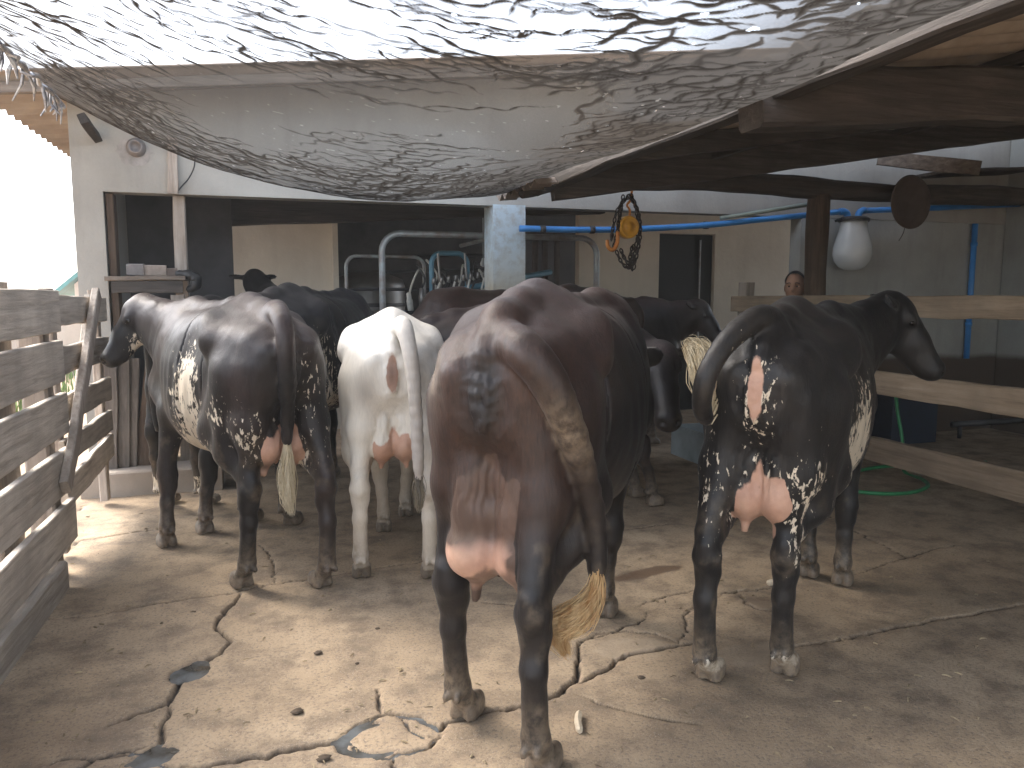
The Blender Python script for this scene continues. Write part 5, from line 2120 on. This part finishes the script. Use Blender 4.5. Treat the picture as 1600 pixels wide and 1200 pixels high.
    # 5 -- black cow behind, between the left cow and the white cow
    def coat5(c):
        n = fbm(c[:, 0] * 2, c[:, 1] * 2, c[:, 2] * 2, seed=89)
        return mixc((.010, .012, .016), (.035, .026, .026), n + .5 * sstep(1.2, 1.4, c[:, 2]))

    def mask5(k):
        c, b = k['c3'], k['blob']
        k['white'] += b((-.35, -.30, .88), (.22, .25, .26), .5) * (c[:, 1] < 0)
        k['white'] += b((-.2, -.2, .66), (.3, .3, .1), .7)
        k['skin'] += b((-.30, -.12, .66), (.16, .15, .1), .9)
    hv = [(-.14, 4.86), (.09, 4.72), (.42, 5.92), (.64, 5.84)]
    cow('black cow with white flecked right flank, between the left cow and the pipe frame', hv, 1.045, .015, (.98, 6.75, 1.05), (1.05, 6.95, .65), None, None, coat5, mask5,
        dict(z=.60, w=.10, x=-.52, skin_top=.7))

    # 6 -- black cow at the back left, head raised
    def mask6(k):
        c, b = k['c3'], k['blob']
        k['white'] += (c[:, 2] < .22) * (c[:, 0] < 0) * .6
    hv = [(-.68, 5.48), (-.42, 5.36), (.02, 6.42), (.24, 6.30)]
    cow('black cow with raised head against the beige inner wall', hv, .99, .015, at(398, 432, 6.55), at(424, 468, 6.9), None, None, coat2, mask6, dict(z=.62, w=.10, skin_top=.6), .9)

    # 7 -- dark cow behind the near cow, head lowered at its right
    def coat7(c):
        n = fbm(c[:, 0] * 2, c[:, 1] * 2, c[:, 2] * 2, seed=93)
        return mixc((.010, .0085, .009), (.050, .026, .022), n + .8 * sstep(1.15, 1.36, c[:, 2]))

    def mask7(k):
        A, D = k['A'], k['D']
        hp = np.clip(D(A(.02, 0, .05), .10) * 1.2, 0, 1)[:, None]
        k['rgb'][:] = k['rgb'] * (1 - hp) + np.array((.16, .125, .12)) * hp
    hv = [(1.02, 4.76), (1.0, 4.48), (2.37, 4.70), (2.38, 4.46)]
    cow('dark cow with greyish poll, head lowered right of the nearest cow', hv, .95, .0125, at(1030, 548, 4.78), at(1048, 662, 4.42), None, None, coat7, mask7, None, .92, ear_droop=.1, lx=1.0, shift=-.16)

    # 8 -- brown cow near the hoist
    def coat8(c):
        n = fbm(c[:, 0] * 2, c[:, 1] * 2, c[:, 2] * 2, seed=95)
        return mixc((.03, .015, .011), (.085, .038, .024), .5 + n)
    hv = [(2.42, 5.20), (2.46, 5.50), (1.26, 5.24), (1.28, 5.50)]

    def mask8(k):
        k['white'] += k['blob']((-.6, -.22, 1.0), (.1, .1, .2), .35)
    cow('reddish brown cow with bony rump, facing left behind the nearest cow', hv, 1.05, .0145, (.86, 5.42, .92), (.66, 5.50, .52), None, None, coat8, mask8, dict(z=.6, w=.1), .90)

    # 9 -- dark cow heading right at the back
    hv = [(2.30, 6.62), (2.30, 6.36), (3.34, 6.60), (3.36, 6.34)]
    cow('dark brown cow looking right in front of the dark door', hv, 1.0, .0155, at(1092, 478, 7.2), at(1134, 534, 7.1), None, None, coat7, None, None, .95)


build_cows()


# ------------------------------------------------------------------ person behind the fence
def build_person():
    X0, Y0 = 4.36, 5.86
    c = onY(1243, 441, Y0)
    X0 = c[0]
    root = empty('person', (X0, Y0, 0), 'person with dark hair tied back peeking over the fence beside the log post', 'person')
    root.rotation_euler = (0, 0, 0)
    zt = onY(1243, 425, Y0)[2]
    s = zt / 1.69
    F = Field((-.42, -.3, -.02), (.42, .3, 1.75), .010)
    fx = np.array([-.75, -.66, 0])
    fx /= np.linalg.norm(fx)                                 # faces the yard, to the left
    lt = np.array([-fx[1], fx[0], 0])
    U = np.array([0, 0, 1.0])
    B = lambda f, l, u: fx * f + lt * l + U * u
    R = np.array([fx, lt, U])
    head = B(0.015, 0, 1.535)
    F.el(head, (.095, .075, .115), .02, R)
    F.el(B(.055, 0, 1.48), (.055, .052, .065), .03, R)
    F.rc(B(.095, 0, 1.545), B(.122, 0, 1.505), .010, .016, .012)
    F.rc(B(.075, -.03, 1.56), B(.075, .03, 1.56), .02, .02, .02)
    F.el(B(.098, 0, 1.462), (.014, .024, .008), .012, R)
    for c_ in (-1, 1):
        F.el(B(.098, c_ * .032, 1.535), (.014, .018, .011), .010, R, 'c')
        F.el(B(.0, c_ * .077, 1.52), (.02, .010, .032), .008, R)
    F.rc(B(-.01, 0, 1.30), B(.0, 0, 1.45), .055, .05, .03)
    F.el(B(0, 0, 1.15), (.105, .17, .21), .05, R)
    F.el(B(0, 0, .93), (.11, .155, .13), .06, R)
    for c_ in (-1, 1):
        F.chain([B(0, c_ * .165, 1.30), B(-.02, c_ * .215, 1.02), B(.06, c_ * .21, .80)], [.055, .042, .034], .04)
        F.el(B(.09, c_ * .205, .73), (.03, .022, .05), .02, R)
        for q in range(4):
            F.rc(B(.085 + .014 * q - .02, c_ * .205, .70), B(.10 + .014 * q - .02, c_ * .20, .64 + .008 * abs(q - 1.5)), .0085, .0075, .004)
        F.rc(B(.105, c_ * .19, .73), B(.135, c_ * .175, .69), .010, .008, .006)
        F.chain([B(0, c_ * .09, .90), B(.01, c_ * .095, .48), B(-.01, c_ * .10, .08)], [.085, .058, .040], .03)
        F.rc(B(-.02, c_ * .10, .04), B(.14, c_ * .115, .035), .04, .034, .03)
    F.V[:, :, F.ax[2] < .0] = .3
    co, f = F.mesh()
    def headscale(p):
        p = np.array(p, float)
        t = sstep(1.38, 1.46, p[..., 2])[..., None] * .17
        return (p + (p - np.array([0, 0, 1.42])) * t) * s
    co = headscale(co)
    me = mesh_np('body', co, f)
    sk = NT('brown skin')
    sk.base((.34, .19, .125))
    sk.set(Roughness=.5)
    me.materials.append(sk.m)
    o = bpy.data.objects.new('body', me)
    COL.objects.link(o)
    o.parent = root

    def shell(name, keep, off, mat):
        nv = np.zeros_like(co)
        tri = co[f]
        nr = np.cross(tri[:, 2] - tri[:, 0], tri[:, 3] - tri[:, 1])
        for k in range(4):
            np.add.at(nv, f[:, k], nr)
        nv /= np.linalg.norm(nv, axis=1)[:, None] + 1e-9
        fk = f[keep(co)[f].all(1)]
        us, inv = np.unique(fk, return_inverse=True)
        c2 = co[us] + nv[us] * off
        m2 = mesh_np(name, c2, inv.reshape(-1, 4))
        m2.materials.append(mat)
        ob = bpy.data.objects.new(name, m2)
        COL.objects.link(ob)
        ob.parent = root
    zl = lambda c: c[:, 2] / s
    shell('shirt', lambda c: (zl(c) > .84) & (zl(c) < 1.37) & ((zl(c) > .98) | (np.abs(c @ lt) / s < .19)), .012, m_plain('grey shirt', (.16, .17, .19), .9))
    shell('trousers', lambda c: (zl(c) > .09) & (zl(c) < .95) & (np.abs(c @ lt) / s < .178), .010, m_plain('dark trousers', (.03, .035, .05), .9))
    hairm = m_hair('black hair', (.006, .005, .005), (.02, .016, .014))
    hk = lambda c: (zl(c) > 1.47) & ((c @ fx) / s < -.015 + 1.1 * np.clip(zl(c) - 1.565, -.03, .2))
    shell('hair', hk, .014, hairm)
    for c_ in (-1, 1):
        mb = MB()
        e = headscale(B(.086, c_ * .031, 1.534))
        mb.lathe([(.001, -.009), (.007, -.006), (.009, 0), (.007, .006), (.001, .009)], e, tuple(fx), 12)
        link_mesh('eye', mb.v, mb.f, M['eye'], root, True, True)
        mb = MB()
        mb.tube(spline([headscale(B(.104, c_ * .012, 1.557)), headscale(B(.104, c_ * .03, 1.563)), headscale(B(.094, c_ * .05, 1.556))], 8), .0035, 6)
        link_mesh('eyebrow', mb.v, mb.f, hairm, root, True, True)


build_person()


# ------------------------------------------------------------------ small litter on the floor
def build_litter():
    r = np.random.RandomState(12)
    spots = [(497, 1021, .018, 'dung clod lying alone in the middle of the near slab'), (465, 1113, .022, 'flat dung clod between the wide crack and the broken ring'), (558, 1037, .009, 'tiny dung crumb near the clod in the middle slab'),
             (507, 1186, .022, 'crumbling clod beside the crack at the bottom edge'), (1002, 1060, .016, 'dark clod right of the golden tail tip'), (590, 983, .012, 'small clod ahead of the white cow hooves')]
    for px, py, R, lab in spots:
        c = ground(px, py)
        n, m = 14, 7
        R *= .7
        vs, fs = [], []
        for j in range(m):
            ph = math.pi * j / (m - 1)
            for k in range(n):
                th = 2 * math.pi * k / n
                q = R * (1 + .28 * float(vnoise(np.array([math.cos(th) * 2 + px]), np.array([math.sin(th) * 2]), np.array([ph * 2]))[0]))
                vs.append((c[0] + q * 1.3 * math.sin(ph) * math.cos(th), c[1] + q * math.sin(ph) * math.sin(th), R * .25 + q * .55 * math.cos(ph)))
        for j in range(m - 1):
            for k in range(n):
                a, b = j * n + k, j * n + (k + 1) % n
                fs.append((a, b, b + n, a + n))
        o = link_mesh('dung_clod', vs, fs, M['dung'], None, True)
        tag(o, lab, 'dung', 'dung clods on the floor')
    a, b = ground(905, 1114, .012), ground(906, 1143, .010)
    mb = MB()
    mid = (a + b) / 2 + np.array([-.006, 0, .006])
    mb.tube(spline([a, mid, b], 8), [.010, .012, .013, .0125, .013, .012, .012, .013, .009], 6)
    o = mb.build('corn_husk', M['chip'])
    tag(o, 'pale piece of husk lying right of the near hind hoof', 'husk')
    c = ground(1206, 912, .012)
    mb = MB()
    mb.tube(spline([c + np.array([-.02, 0, 0]), c + np.array([0, .006, .006]), c + np.array([.022, .0, 0])], 8), [.008, .014, .016, .014, .015, .016, .014, .01, .006], 7)
    o = mb.build('corn_husk', M['chip'])
    tag(o, 'pale crumb behind the black cow standing at right', 'husk')


build_litter()


def build_straw():
    r = np.random.RandomState(31)
    mb = MB()
    for i in range(260):
        c = ground(r.uniform(60, 1560), 800 + 420 * r.rand() ** 1.2)
        a = r.uniform(0, 6.28)
        L = r.uniform(.004, .016)
        w = r.uniform(.0012, .003)
        d = np.array([math.cos(a), math.sin(a), 0])
        z = np.array([0, 0, .004])
        k = r.rand()
        mb.tube([c + z - d * L, c + z * 1.6 + np.array([-d[1], d[0], 0]) * L * .2, c + z + d * L], [w, w * 1.3, w * .7], 5)
    o = mb.build('straw_litter', m_plain('straw and crumbs', (.42, .33, .20), .9, 0, .7, 9, .1, (.10, .07, .045)))
    tag(o, 'scattered straw bits and crumbs on the concrete floor', None, None, 'stuff')


build_straw()


def build_glare_veil():
    m = bpy.data.materials.new('added glare veil')
    m.use_nodes = True
    nt = m.node_tree
    nt.nodes.remove(nt.nodes['Principled BSDF'])
    v = nt.nodes.new('ShaderNodeVolumePrincipled')
    v.inputs['Color'].default_value = (.92, .91, .88, 1)
    v.inputs['Density'].default_value = .0035  # thin volume added to imitate veiling lens glare
    nt.links.new(v.outputs[0], nt.nodes['Material Output'].inputs['Volume'])
    mb = MB()
    mb.box(-152, 152, -152, 152, -1.2, 6.0)
    o = mb.build('glare_veil', m)
    tag(o, 'thin added glare veil in and around the milking yard', None, None, 'stuff')


build_glare_veil()
